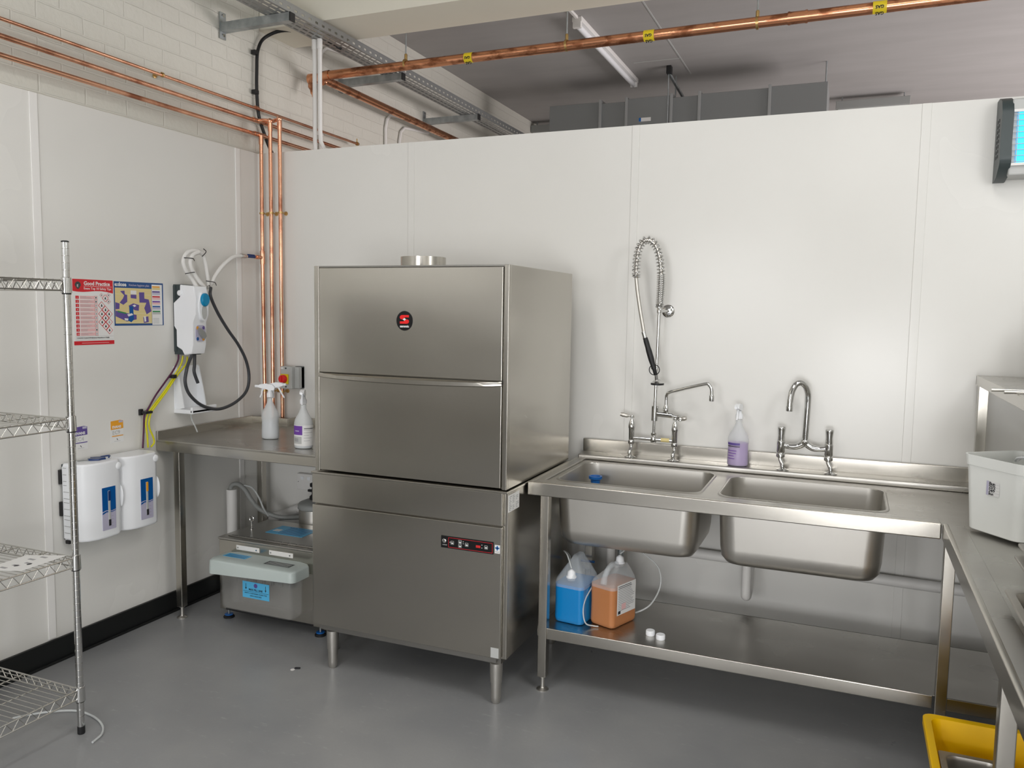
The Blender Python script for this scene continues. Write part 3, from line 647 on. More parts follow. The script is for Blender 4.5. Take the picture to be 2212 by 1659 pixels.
# ================================================================== copper pipework
def elbow(g, p, r, m): g.lathe((p[0], p[1], p[2] - r), [(r * .5, 0), (r * .95, r * .3), (r * 1.15, r), (r * .95, r * 1.7), (r * .5, r * 2)], m, seg=12)
def pclip(root, p, axis, wall, r):
    """brass munsen ring: ring round the pipe, stem and plate on the wall"""
    g = G(); p = V(p); ax = 'xyz'.index(axis); c = p.copy(); c[ax] -= .005
    g.lathe(c, [(r + .0005, 0), (r + .004, 0), (r + .004, .010), (r + .0005, .010)], 'brass', axis=axis, seg=16, cap=False)
    e = p.copy(); s_ = p.copy()
    if wall == 'x': s_.x -= r + .003; e.x = .004
    else: s_.y += r + .003; e.y = -.006
    g.cyl(s_, e, .004, 'brass', 8)
    if wall == 'x': g.lathe((0, p.y, p.z), [(.012, 0), (.012, .004), (.006, .006)], 'brass', axis='x', seg=16)
    else: g.lathe((p.x, 0, p.z), [(.012, 0), (.012, -.004), (.006, -.006)], 'brass', axis='y', seg=16)
    g.build('pipe_clip', root)
PX = .05
A = thing('copper_pipe', 'topmost thin copper pipe running along the left wall', 'pipe', (PX, -1, 2.73), 'copper pipes')
g = G(); g.cyl((PX, -3.2, 2.733), (PX, .97, 2.727), .0080, 'copper', 14); g.cyl((PX, -.08, 2.7315), (PX, -.05, 2.7315), .0105, 'copper', 14); g.build('pipe', A)
for y in (-.752, -2.2): pclip(A, (PX, y, 2.7315), 'y', 'x', .0080)
g = G(); g.lathe((PX, .945, 2.727), [(.009, 0), (.013, 0), (.013, .01), (.009, .01)], 'brass', axis='y', seg=16, cap=False); g.cyl((PX, .95, 2.735), (PX, .95, 2.76), .004, 'brass', 8); g.build('pipe_clip', A)
B_ = thing('copper_pipe', 'middle copper pipe on the left wall turning down into the two right risers', 'pipe', (.13, -.5, .3), 'copper pipes')
g = G(); g.cyl((PX, -3.2, 2.667), (PX, 1.6, 2.655), .0110, 'copper', 14); g.build('pipe', B_)
g = G(); g.tube([(PX, -.06, 2.661), (.11, -.055, 2.660), (.125, -.05, 2.655), (.131, -.05, 2.635), (.131, -.05, .957)], .0110, 'copper', 14); g.build('riser', B_)
g = G(); g.tube([(PX, .01, 2.660), (.17, -.03, 2.665), (.190, -.048, 2.663), (.197, -.05, 2.64), (.198, -.05, .957)], .0110, 'copper', 14); g.build('riser', B_)
g = G(); g.cyl((PX, -.10, 2.6615), (PX, .03, 2.660), .0135, 'copper', 14); g.build('fitting', B_)
for x, z in ((.129, 2.656), (.195, 2.662)):
    g = G(); elbow(g, (x, -.05, z), .0145, 'copper'); g.cyl((x + .002, -.05, 2.60), (x + .002, -.05, z - .01), .0135, 'copper', 14); g.build('fitting', B_)
C_ = thing('copper_pipe', 'lowest copper pipe on the left wall feeding the leftmost riser and valve', 'pipe', (.07, -.5, .3), 'copper pipes')
g = G(); g.cyl((PX, -3.2, 2.592), (PX, 1.4, 2.580), .0110, 'copper', 14); g.build('pipe', C_)
g = G(); g.tube([(PX, -.05, 2.585), (.062, -.05, 2.584), (.066, -.05, 2.570), (.066, -.05, 1.9), (.072, -.05, .957)], .0110, 'copper', 14); g.build('riser', C_)
g = G(); g.cyl((PX, -.09, 2.5855), (PX, .0, 2.585), .0135, 'copper', 14); g.cyl((.066, -.05, 2.53), (.066, -.05, 2.58), .0135, 'copper', 14); g.build('fitting', C_)
g = G(); g.cyl((.067, -.05, 1.85), (.066, -.05, 1.925), .0145, 'copper', 14); g.cyl((.067, -.05, 1.888), (.067, -.12, 1.888), .0095, 'copper', 12); g.cyl((.067, -.085, 1.888), (.067, -.105, 1.888), .012, 'copper', 12); g.build('fitting', C_)
g = G(); g.cyl((.067, -.12, 1.888), (.068, -.185, 1.887), .0085, 'dblue', 10); g.box(.060, .075, -.175, -.125, 1.893, 1.900, 'dblue', .002); g.build('valve', C_, 'dark blue lever valve')
g = G(); g.lathe((.068, -.235, 1.886), [(.0125, 0), (.0135, .01), (.0135, .03), (.010, .05)], 'chrome', axis='y', seg=14); g.build('hose_connector', C_)
for z in (2.141, 1.115):
    for rt, x in ((C_, .0665 if z > 2 else .071), (B_, .131), (B_, .198)): pclip(rt, (x, -.05, z), 'z', 'y', .011)
# gas pipe
GP = thing('gas_pipe', 'large copper gas pipe with yellow labels hanging below the ceiling', 'pipe', (2, .46, 3.05))
GY, GZ, GR = .43, 3.04, .027
g = G(); g.cyl((.17, GY, GZ - .01), (4.6, GY, GZ + .012), GR, 'copper_big', 24); g.build('pipe', GP)
g = G(); g.cyl((.13, GY + .02, GZ - .02), (.13, 5.5, GZ - .06), .026, 'copper_big', 20); g.build('branch_pipe', GP)
g = G(); g.tube([(.20, GY, GZ - .01), (.16, GY, GZ - .012), (.13, GY + .008, GZ - .025), (.125, GY + .03, GZ - .03)], .031, 'copper_big', 18)
g.lathe((.105, GY + .002, GZ - .022), [(.02, -.062), (.034, -.058), (.034, -.03), (.030, 0), (.034, .03), (.030, .04), (.01, .042)], 'copper_big', axis='x', seg=18); g.build('elbow', GP)
g = G(); g.tube([(.085, GY, GZ - .02), (.075, GY - .01, GZ - .06), (.088, GY - .02, GZ - .10), (.094, GY - .02, GZ - .135)], [.030, .026, .018, .012], 'copper_big', 12, 3)
g.build('drain_spur', GP)
for x in (.735, 1.735, 2.73):
    g = G(); g.cyl((x - .006, GY, GZ), (x + .006, GY, GZ + .0005), GR + .004, 'brass', 22); g.build('joint_ring', GP)
g = G(); g.cyl((2.874, GY, GZ + .004), (2.966, GY, GZ + .004), GR + .0025, 'copper_big', 22)
for x in (2.88, 2.96): g.cyl((x - .005, GY, GZ + .004), (x + .005, GY, GZ + .004), GR + .0045, 'copper_big', 22)
g.build('coupling', GP)
for x, zt in ((.735, CEIL), (1.735, CEIL), (2.73, CEIL), (3.9, CEIL)):
    g = G(); g.cyl((x, GY, GZ + GR), (x, GY, zt), .0045, 'galv', 8); g.lathe((x, GY, GZ + GR), [(.009, 0), (.009, .03), (.006, .034)], 'brass', seg=10); g.build('hanger_rod', GP)
for x, w_ in ((1.150, .05), (2.19, .055), (3.283, .06)):
    g = G(); z = GZ + (x - 2) * .005; g.cyl((x - w_ / 2, GY, z), (x + w_ / 2, GY, z), GR + .0012, 'ylabel', 24)
    for a in (-50, 12):
        ca, sa = math.cos(math.radians(a)), math.sin(math.radians(a)); nn = V((0, ca * 0 - abs(math.cos(math.radians(a + 0))) if False else -math.cos(math.radians(a)), math.sin(math.radians(a))))
        up = V((1, 0, 0)).cross(nn) * -1
        g.text('GAS', V((x, GY, z)) + nn * (GR + .0016) - up * .006, .022, 'ink', u=(-1, 0, 0), v=-up, align='CENTER', bold=.0006, sx=.9)
    g.build('gas_label', GP, 'yellow band lettered GAS upside down')

# ================================================================== cable tray and brackets
CT = thing('cable_tray', 'perforated galvanised cable tray running along the left wall under the ceiling', 'cable tray', (.38, 1.2, 3.12))
g = G(); ty0, ty1, tx0, tx1, tz = -1.3, 5.6, .305, .455, 3.135
i = g.mi('tray'); NX = 12; step = .0145; NY = int((ty1 - ty0) / step)
for a in range(NX):
    xa, xb = tx0 + (tx1 - tx0) * a / NX, tx0 + (tx1 - tx0) * (a + 1) / NX
    run = None
    for b in range(NY + 1):
        hole = (a % 3 == 1) and (b % 4 in ((0, 1, 2) if a % 2 else (2, 3, 0))) and b < NY
        if hole or b == NY:
            if run is not None: g.face([(xa, ty0 + run * step, tz), (xb, ty0 + run * step, tz), (xb, ty0 + b * step, tz), (xa, ty0 + b * step, tz)], 'tray'); run = None
        elif run is None: run = b
g.build('tray_base', CT, recalc=False)
g = G()
for x, s_ in ((tx0, 1), (tx1, -1)):
    for b in range(0, int((ty1 - ty0) / .06)):
        y = ty0 + b * .06
        g.box(x - .001, x + .001, y, y + .035, tz, tz + .045, 'tray'); g.box(x - .001, x + .001, y + .035, y + .06, tz, tz + .014, 'tray'); g.box(x - .001, x + .001, y + .035, y + .06, tz + .026, tz + .045, 'tray')
    g.box(x - .006, x + .002, ty0, ty1, tz + .044, tz + .048, 'tray')
g.build('side_flange', CT)
for k, y in enumerate((-.275, .865, 2.026, 3.2)):
    x0 = 0 if y < 0 else -.026
    Bk = thing('tray_bracket', ['galvanised cantilever bracket nearest the camera holding the cable tray', 'galvanised cantilever bracket behind the gas pipe under the cable tray', 'galvanised cantilever bracket farthest along the tray above the white partition', 'galvanised cantilever bracket hidden at the far tray end'][k], 'bracket', (0, y, 3.06), 'cable tray brackets')
    g = G(); g.box(x0, x0 + .006, y - .022, y + .022, 3.05, 3.19, 'galv', .001); pl = g.build('wall_plate', Bk)
    g = G()
    for z in (3.07, 3.172): g.lathe((x0 + .006, y, z), [(.009, 0), (.009, .006), (0, .006)], 'chrome', axis='x', seg=6)
    g.build('bolt', pl)
    g = G(); g.prism([(x0 + .006, 3.085), (x0 + .006, 3.133), (.46, 3.133), (.46, 3.090)], y - .020, y + .020, 'galv', 'y'); g.build('arm', Bk)
    g = G(); g.box(.460, .468, y - .021, y + .021, 3.088, 3.134, 'black', .002); g.build('end_cap', Bk)
g = G(); pts = [(.36, .30, 3.13), (.216, .216, 3.20), (.10, .11, 3.205), (.02, .035, 3.152), (.006, -.012, 3.070), (.004, -.022, 2.959), (.004, -.024, 2.830), (.006, -.012, 2.703), (.012, .03, 2.602), (.02, .065, 2.53), (.03, .13, 2.45)]
pts = [(x + .014, y, z) for x, y, z in pts]; g.tube(pts, .0095, 'black', 10, 6)
for z in (2.83, 3.05): g.box(0, .03, -.05, -.018, z - .012, z + .012, 'black', .003)
g.build('black_cable', label='thick black electrical cable clipped in the brick corner under the tray', cat='cable')
g = G()
for dx, bend in ((.0, 0), (.036, 1)):
    x = .31 + dx
    pts = [(x, .125, 3.135), (x, .125, 2.62)] + ([(x + .004, .125, 2.56), (x + .03, .125, 2.515), (x + .10, .125, 2.495)] if bend else [(x, .125, 2.495)])
    g = G(); g.tube(pts, .0125, 'whitem', 14); g.cyl((x, .125, 3.08), (x, .125, 3.135), .0155, 'whitem', 14)
    if bend: g.cyl((x + .10, .125, 2.495), (x + .16, .125, 2.495), .0125, 'whitem', 14)
    g.build('conduit', label=['straight white conduit dropping from the tray, left of the pair', 'white conduit with a bend at its foot dropping from the tray'][bend], cat='conduit', group='white conduits')
for k, (y, zt, lab) in enumerate(((.62, 3.3, 'thin pale conduit on the brick wall behind the gas pipe elbow'), (1.42, 3.05, 'pale curved conduit on the wall beyond, left one of the close pair'), (1.62, 3.0, 'pale curved conduit on the wall beyond, right one of the close pair'))):
    g = G(); x = -.012
    pts = [(x, y, .5), (x, y, zt - .12), (x, y + .02, zt - .05), (x, y + .07, zt - .01), (x, y + .14, zt), (x, y + .45, zt + .03)]
    g.tube(pts, .011, 'whitem', 10); g.box(-.026, .0, y - .022, y + .022, 2.72, 2.745, 'whitem', .003)
    g.build('conduit', label=lab, cat='conduit', group='conduits beyond the partition')

# ================================================================== things beyond the partition
L1 = thing('batten_light', 'long unlit fluorescent batten light on the dark ceiling', 'light', (1.4, 2.4, 3.55))
g = G(); g.box(1.36, 1.43, 1.60, 3.2, CEIL - .035, CEIL, 'whitem', .004); g.build('body', L1)
g = G(); g.cyl((1.395, 1.63, CEIL - .055), (1.395, 3.17, CEIL - .055), .02, 'white', 14); g.box(1.365, 1.425, 1.6, 1.63, CEIL - .075, CEIL - .03, 'whitem', .004); g.box(1.365, 1.425, 3.17, 3.2, CEIL - .075, CEIL - .03, 'whitem', .004); g.build('tube', L1)
g = G(); g.box(1.385, 1.405, .38, 1.6, CEIL - .018, CEIL, 'whitem', .002); g.build('surface_trunking', label='thin white trunking feeding the batten light on the ceiling', cat='trunking')
g = G(); g.box(1.875, 1.885, .38, 3.2, CEIL - .003, CEIL, 'lgrey'); g.box(1.5, 1.88, 2.745, 2.752, CEIL - .003, CEIL, 'lgrey'); g.build('trim_8', kind='structure')
DU = thing('ventilation_duct', 'long grey sheet metal ventilation duct above the white partition', 'duct', (1.85, 3.2, 2.6))
secs = [(.69, 1.16, 3.40), (1.16, 1.39, 3.385), (1.39, 1.77, 3.40), (1.77, 2.0, 3.385), (2.0, 2.55, 3.395), (2.55, 2.98, 3.405)]
for a, b, z in secs:
    g = G(); g.box(a, b - .006, 3.0 - (.02 if z == 3.40 and a > 1 else 0), 3.45, 2.6, z, 'duct', .003); g.build('duct_section', DU)
for x in (1.16, 1.39, 1.77, 2.0, 2.55):
    g = G(); g.box(x - .014, x + .008, 2.975, 3.47, 2.58, 3.415, 'ductrim', .002); g.build('flange', DU)
g = G(); g.box(1.50, 1.60, 2.976, 2.98, 3.205, 3.235, 'paper'); g.box(1.50, 1.518, 2.9755, 2.976, 3.205, 3.235, 'bluep'); g.build('label_plate', DU, 'small white and blue maker label')
for x in (1.75, 2.95):
    g = G(); g.cyl((x, 3.22, 3.39), (x, 3.22, CEIL), .006, 'galv', 8); g.build('drop_rod', DU)
g = G(); g.box(1.735, 1.775, 2.9, 2.96, 3.555, CEIL, 'black', .004); g.tube([(1.755, 2.93, 3.56), (1.80, 3.4, 3.45)], .014, 'galv', 8); g.tube([(1.75, 2.93, 3.56), (1.75, 2.94, 2.9)], .005, 'galv', 8)
g.build('ceiling_fixing', label='black ceiling fixing with metal arm above the duct', cat='fixing')
for x0, x1, lab in ((-.02, .62, 'slim grey light fitting at the left end of the duct'), (3.0, 3.62, 'slim grey light fitting to the right of the duct')):
    g = G(); g.box(x0, x1, 4.35, 4.47, 3.505, 3.575, 'mgrey', .004); g.box(x0 + .02, x1 - .02, 4.37, 4.45, 3.497, 3.506, 'lgrey'); g.cyl((x0 + .05, 4.41, 3.57), (x0 + .05, 4.41, CEIL), .005, 'galv', 6); g.cyl((x1 - .05, 4.41, 3.57), (x1 - .05, 4.41, CEIL), .005, 'galv', 6)
    g.build('light_fitting', label=lab, cat='light', group='slim light fittings beyond the partition')

# ================================================================== wall devices on the back wall
I = thing('isolator_switch', 'grey isolator switch box with red knob on yellow plate by the pipes', 'switch', (.25, -.04, 1.13))
g = G(); g.box(.235, .318, -.055, -.001, 1.138, 1.262, 'lgrey', .004); g.box(.270, .318, -.03, -.0005, 1.136, 1.264, 'dgrey', .003); g.build('rear_box', I)
g = G(); g.box(.212, .292, -.085, -.045, 1.136, 1.266, 'lgrey', .005); g.box(.216, .235, -.0862, -.085, 1.250, 1.260, 'paper'); cb_ = g.build('cover', I)
for dx in (.252,):
    for z in (1.149, 1.255):
        g = G(); g.lathe((dx, -.085, z), [(.005, 0), (.005, -.002), (0, -.002)], 'dgrey', axis='y', seg=12); g.build('screw', cb_)
g = G(); g.box(.221, .272, -.093, -.085, 1.165, 1.222, 'ylabel', .001); g.build('plate', I, 'yellow square plate')
g = G(); g.lathe((.243, -.093, 1.194), [(.024, 0), (.024, -.010), (.021, -.022), (.019, -.024), (0, -.024)], 'redp', axis='y', seg=20); g.box(.238, .248, -.126, -.115, 1.172, 1.216, 'redp', .002); g.build('knob', I, 'red rotary knob')
So = thing('wall_socket', 'white switched wall socket low behind the dishwasher', 'socket', (.34, 0, .54))
g = G(); g.box(.285, .43, -.038, -.001, .545, .64, 'whitem', .004); g.build('socket_box', So)
g = G(); g.box(.315, .335, -.042, -.036, .605, .625, 'white', .002); g.box(.36, .38, -.042, -.036, .605, .625, 'white', .002); g.lathe((.298, -.038, .592), [(.003, 0), (.003, -.002)], 'chrome', axis='y', seg=8); g.build('rocker', So)
F_ = thing('fly_killer', 'wall mounted electric fly killer glowing blue with dark grey end cap', 'fly killer', (4.0, -.08, 2.15))
g = G(); g.box(3.77, 4.30, -.13, -.001, 2.160, 2.455, 'lgrey', .008); g.build('body', F_)
g = G(); P = [(.0, 2.150), (-.03, 2.150), (-.085, 2.160), (-.145, 2.20), (-.15, 2.235), (-.138, 2.28), (-.145, 2.40), (-.12, 2.45), (-.06, 2.472), (.0, 2.472)]
g.prism([(a - .001, b) for a, b in P], 3.735, 3.775, 'dgrey', 'x'); ec = g.build('end_cap', F_)
for j in range(2):
    g = G()
    for k in range(8): g.box(3.7335, 3.736, -.045 - j * .035 - .014, -.045 - j * .035, 2.235 + k * .020, 2.247 + k * .020, 'black')
    g.build('vent_grille', ec)
g = G(); g.box(3.79, 4.28, -.1345, -.128, 2.205, 2.40, 'glow'); g.build('lamp', F_, 'glowing cyan blue lamp')
g = G(); 
for k in range(9): g.box(3.775, 4.29, -.141, -.137, 2.210 + k * .0225, 2.2125 + k * .0225, 'lgrey')
for k in range(12): g.box(3.79 + k * .044, 3.7925 + k * .044, -.143, -.139, 2.20, 2.405, 'lgrey')
g.box(3.775, 4.29, -.1435, -.128, 2.400, 2.41, 'whitem'); g.box(3.775, 4.29, -.1435, -.128, 2.196, 2.206, 'whitem'); g.build('guard_grille', F_)

# ================================================================== taps
Z = .9145
ST = thing('spray_tap', 'tall chrome pre-rinse spray tap with spring hose over the left bowl', 'tap', (2.39, -.08, Z))
ty = -.085
for x, sgn in ((2.285, -1), (2.492, 1)):
    g = G(); g.lathe((x, ty - .02, Z), [(.026, 0), (.026, .002), (.014, .006), (.010, .010)], 'chrome')
    g.tube([(x, ty - .02, Z + .006), (x - .002, ty - .022, Z + .025), (x, ty - .005, Z + .045), (x, ty, Z + .065)], .0085, 'chrome', 12, 4)
    g.lathe((x, ty, Z + .060), [(.012, 0), (.0155, .004), (.0155, .018), (.012, .022), (.0135, .03), (.0145, .075), (.0165, .08), (.0165, .090), (.013, .105), (.008, .118), (.0055, .122), (.0055, .130)], 'chrome')
    v_ = g.build('valve_body', ST)
    g = G(); g.lathe((x, ty, Z + .188), [(.0065, 0), (.0085, .004), (.0085, .010), (.005, .013), (0, .013)], 'chrome')
    g.tube([(x - sgn * .012, ty, Z + .193), (x, ty, Z + .194), (x + sgn * .022, ty - .004, Z + .196), (x + sgn * .040, ty - .008, Z + .200), (x + sgn * .054, ty - .010, Z + .203)], [.004, .0045, .005, .010, .011, .009], 'steel_soft', 10, 3); g.build('lever', v_)
g = G(); g.cyl((2.285, ty, 1.005), (2.492, ty, 1.005), .0085, 'chrome', 14); g.lathe((2.392, ty, .99), [(.012, 0), (.0145, .006), (.0145, .022), (.011, .034), (.013, .036), (.013, .046), (.009, .048)], 'chrome')
br = g.build('bridge', ST)
g = G(); g.cyl((2.428, ty, 1.005), (2.468, ty, 1.005), .0098, 'straw', 14); g.build('tape', br, 'yellow and white tape wrap')
g = G(); g.cyl((2.392, ty, 1.03), (2.401, ty, 1.63), .0075, 'chrome', 14); g.build('riser', ST)
g = G(); g.cyl((2.394, ty, 1.095), (2.395, ty, 1.165), .0165, 'chrome', 16); g.cyl((2.40, ty, 1.128), (2.478, ty - .004, 1.124), .0125, 'chrome', 16); g.cyl((2.478, ty - .004, 1.124), (2.505, ty - .006, 1.120), .0085, 'chrome', 12, .005)
g.cyl((2.505, ty - .006, 1.12), (2.515, ty - .010, 1.122), .009, 'chrome', 10); g.lathe((2.518, ty - .012, 1.100), [(.004, 0), (.010, .004), (.010, .013), (.005, .020)], 'chrome', seg=12)
sv = g.build('spout_valve', ST)
g = G(); g.lathe((2.447, ty, 1.134), [(.010, 0), (.014, .01), (.0145, .022), (.009, .036), (.0075, .04)], 'chrome')
g.tube([(2.447, ty, 1.17), (2.447, ty, 1.205), (2.450, ty - .003, 1.222), (2.463, ty - .007, 1.234), (2.50, ty - .013, 1.246), (2.628, ty - .035, 1.283), (2.648, ty - .038, 1.280), (2.660, ty - .040, 1.262), (2.662, ty - .040, 1.235)], .0078, 'chrome', 12, 4)
g.lathe((2.662, ty - .040, 1.206), [(.0095, 0), (.0115, .002), (.0115, .022), (.009, .030)], 'chrome'); g.build('spout', sv)
arch = [(2.401, ty, 1.63), (2.404, ty, 1.70), (2.405, ty - .002, 1.76), (2.402, ty - .006, 1.82), (2.393, ty - .014, 1.875), (2.376, ty - .022, 1.917), (2.352, ty - .030, 1.938), (2.328, ty - .036, 1.935), (2.309, ty - .042, 1.908), (2.300, ty - .046, 1.865), (2.297, ty - .050, 1.81), (2.299, ty - .053, 1.765)]
AP = smooth_path(arch, 10)
g = G(); tail = [(2.299, ty - .053, 1.765), (2.308, ty - .055, 1.70), (2.324, ty - .060, 1.615), (2.350, ty - .070, 1.50)]
g.tube(AP + smooth_path(tail, 6)[1:], .0085, 'steel_soft', 10); g.build('hose', ST)
# spring around the arch
L_ = [0]
for a, b in zip(AP, AP[1:]): L_.append(L_[-1] + (b - a).length)
tot = L_[-1]; hx = []; ph = 0; N_ = 620; refn = V((0, 1, 0))
for k in range(N_ + 1):
    s_ = tot * k / N_
    j = max(i_ for i_ in range(len(L_)) if L_[i_] <= s_ + 1e-9); j = min(j, len(AP) - 2)
    f = (s_ - L_[j]) / max(1e-9, L_[j + 1] - L_[j]); p = AP[j].lerp(AP[j + 1], f); t = (AP[j + 1] - AP[j]).normalized()
    nn = (refn - t * refn.dot(t)).normalized(); bb = t.cross(nn)
    pitch = .0085 if s_ < .15 or s_ > tot - .012 else .0165
    ph += 2 * math.pi * (tot / N_) / pitch
    hx.append(p + nn * .018 * math.cos(ph) + bb * .018 * math.sin(ph))
g = G(); g.tube(hx, .0026, 'chrome', 6); g.lathe((2.401, ty, 1.625), [(.010, 0), (.0185, .003), (.0185, .010), (.010, .014)], 'chrome'); g.build('spring', ST)
g = G(); g.lathe((2.401, ty, 1.603), [(.011, 0), (.012, .004), (.012, .020), (.009, .024)], 'chrome'); g.cyl((2.401, ty, 1.613), (2.425, -.012, 1.613), .008, 'chrome', 12)
g.lathe((2.425, 0, 1.613), [(.030, 0), (.030, -.003), (.024, -.008), (.012, -.012)], 'chrome', axis='y', seg=28); g.build('wall_bracket', ST)
g = G(); a0, a1 = V((2.350, ty - .070, 1.50)), V((2.398, ty - .062, 1.345)); d = (a1 - a0)
g.tube([a0 - d * .10, a0 + d * .1], .0105, 'chrome', 12); gs = g.build('spray_connector', ST)
g = G(); g.tube([a0 + d * .08, a0 + d * .25, a0 + d * .6, a0 + d * 1.0], [.0115, .0125, .014, .012], 'black', 12, 3); g.build('spray_grip', ST, 'black rubber spray grip')
g = G(); g.tube([a0 + d * .92, a0 + d * 1.05, (2.404, ty - .055, 1.318)], [.010, .009, .008], 'black', 10)
g.tube([V((2.399, ty - .058, 1.340)) + V((.024 * math.cos(t_ / 20 * 2 * math.pi), 0, .024 * math.sin(t_ / 20 * 2 * math.pi))) for t_ in range(21)], .0022, 'black', 6, caps=False); g.build('hanging_ring', ST, 'black hanging ring')
g = G(); g.tube([(2.404, ty - .055, 1.335), (2.409, ty - .045, 1.292)], .0085, 'chrome', 12); g.lathe((2.411, ty - .040, 1.272), [(.010, 0), (.028, .001), (.030, .006), (.024, .012), (.010, .024)], 'chrome', seg=28)
g.lathe((2.411, ty - .040, 1.268), [(.024, 0), (.030, .001), (.031, .008), (.0305, .010)], 'black', seg=28); g.build('spray_head', ST)
MT = thing('mixer_tap', 'chrome bridge mixer tap with swan neck spout over the right bowl', 'tap', (3.07, -.08, Z))
for x, sg in ((2.968, -1), (3.168, 1)):
    g = G(); g.lathe((x + .012 * 1, ty - .018, Z), [(.026, 0), (.026, .002), (.014, .006), (.010, .010)], 'chrome')
    g.tube([(x + .012, ty - .018, Z + .006), (x + .010, ty - .016, Z + .025), (x, ty - .004, Z + .045), (x, ty, Z + .060)], .0085, 'chrome', 12, 4)
    g.lathe((x, ty, Z + .052), [(.013, 0), (.018, .004), (.018, .018), (.0145, .022), (.0175, .028), (.0185, .07), (.016, .078)], 'chrome'); v_ = g.build('valve_body', MT)
    g = G(); g.lathe((x, ty, Z + .124), [(.015, 0), (.0165, .004), (.0145, .03), (.0175, .058), (.0175, .066), (.014, .069), (0, .069)], 'chrome', seg=10); g.build('handle', v_)
g = G(); g.tube([(2.968, ty, 1.028), (3.00, ty, 1.020), (3.035, ty, 1.022), (3.058, ty, 1.034), (3.068, ty, 1.046), (3.078, ty, 1.034), (3.10, ty, 1.020), (3.135, ty, 1.018), (3.168, ty, 1.026)], [.011, .0125, .014, .015, .018, .015, .014, .0125, .011], 'chrome', 14, 3)
g.lathe((3.068, ty, 1.030), [(.014, 0), (.0155, .01), (.0145, .022), (.010, .026)], 'chrome'); g.build('bridge', MT)
g = G(); g.tube([(3.068, ty, 1.045), (3.071, ty, 1.15), (3.073, ty, 1.235), (3.070, ty - .006, 1.268), (3.058, ty - .015, 1.296), (3.040, ty - .024, 1.308), (3.022, ty - .034, 1.300), (3.008, ty - .042, 1.272), (3.002, ty - .047, 1.235), (3.000, ty - .050, 1.200)], .0135, 'chrome', 14, 5)
g.lathe((3.000, ty - .050, 1.183), [(.0140, 0), (.0150, .002), (.0150, .02), (.0130, .022)], 'chrome'); g.build('spout', MT)
g = G(); g.lathe((2.175, -.30, .607), [(.030, 0), (.030, .006), (.012, .010), (.012, .20)], 'chrome'); g.lathe((2.175, -.30, .800), [(.014, 0), (.020, .006), (.022, .03), (.031, .036), (.031, .048), (.024, .048), (.016, .02), (0, .02)], 'bluep', seg=24)
g.build('sink_overflow_pipe', label='upright overflow pipe with bright blue collar in the left bowl', cat='pipe')

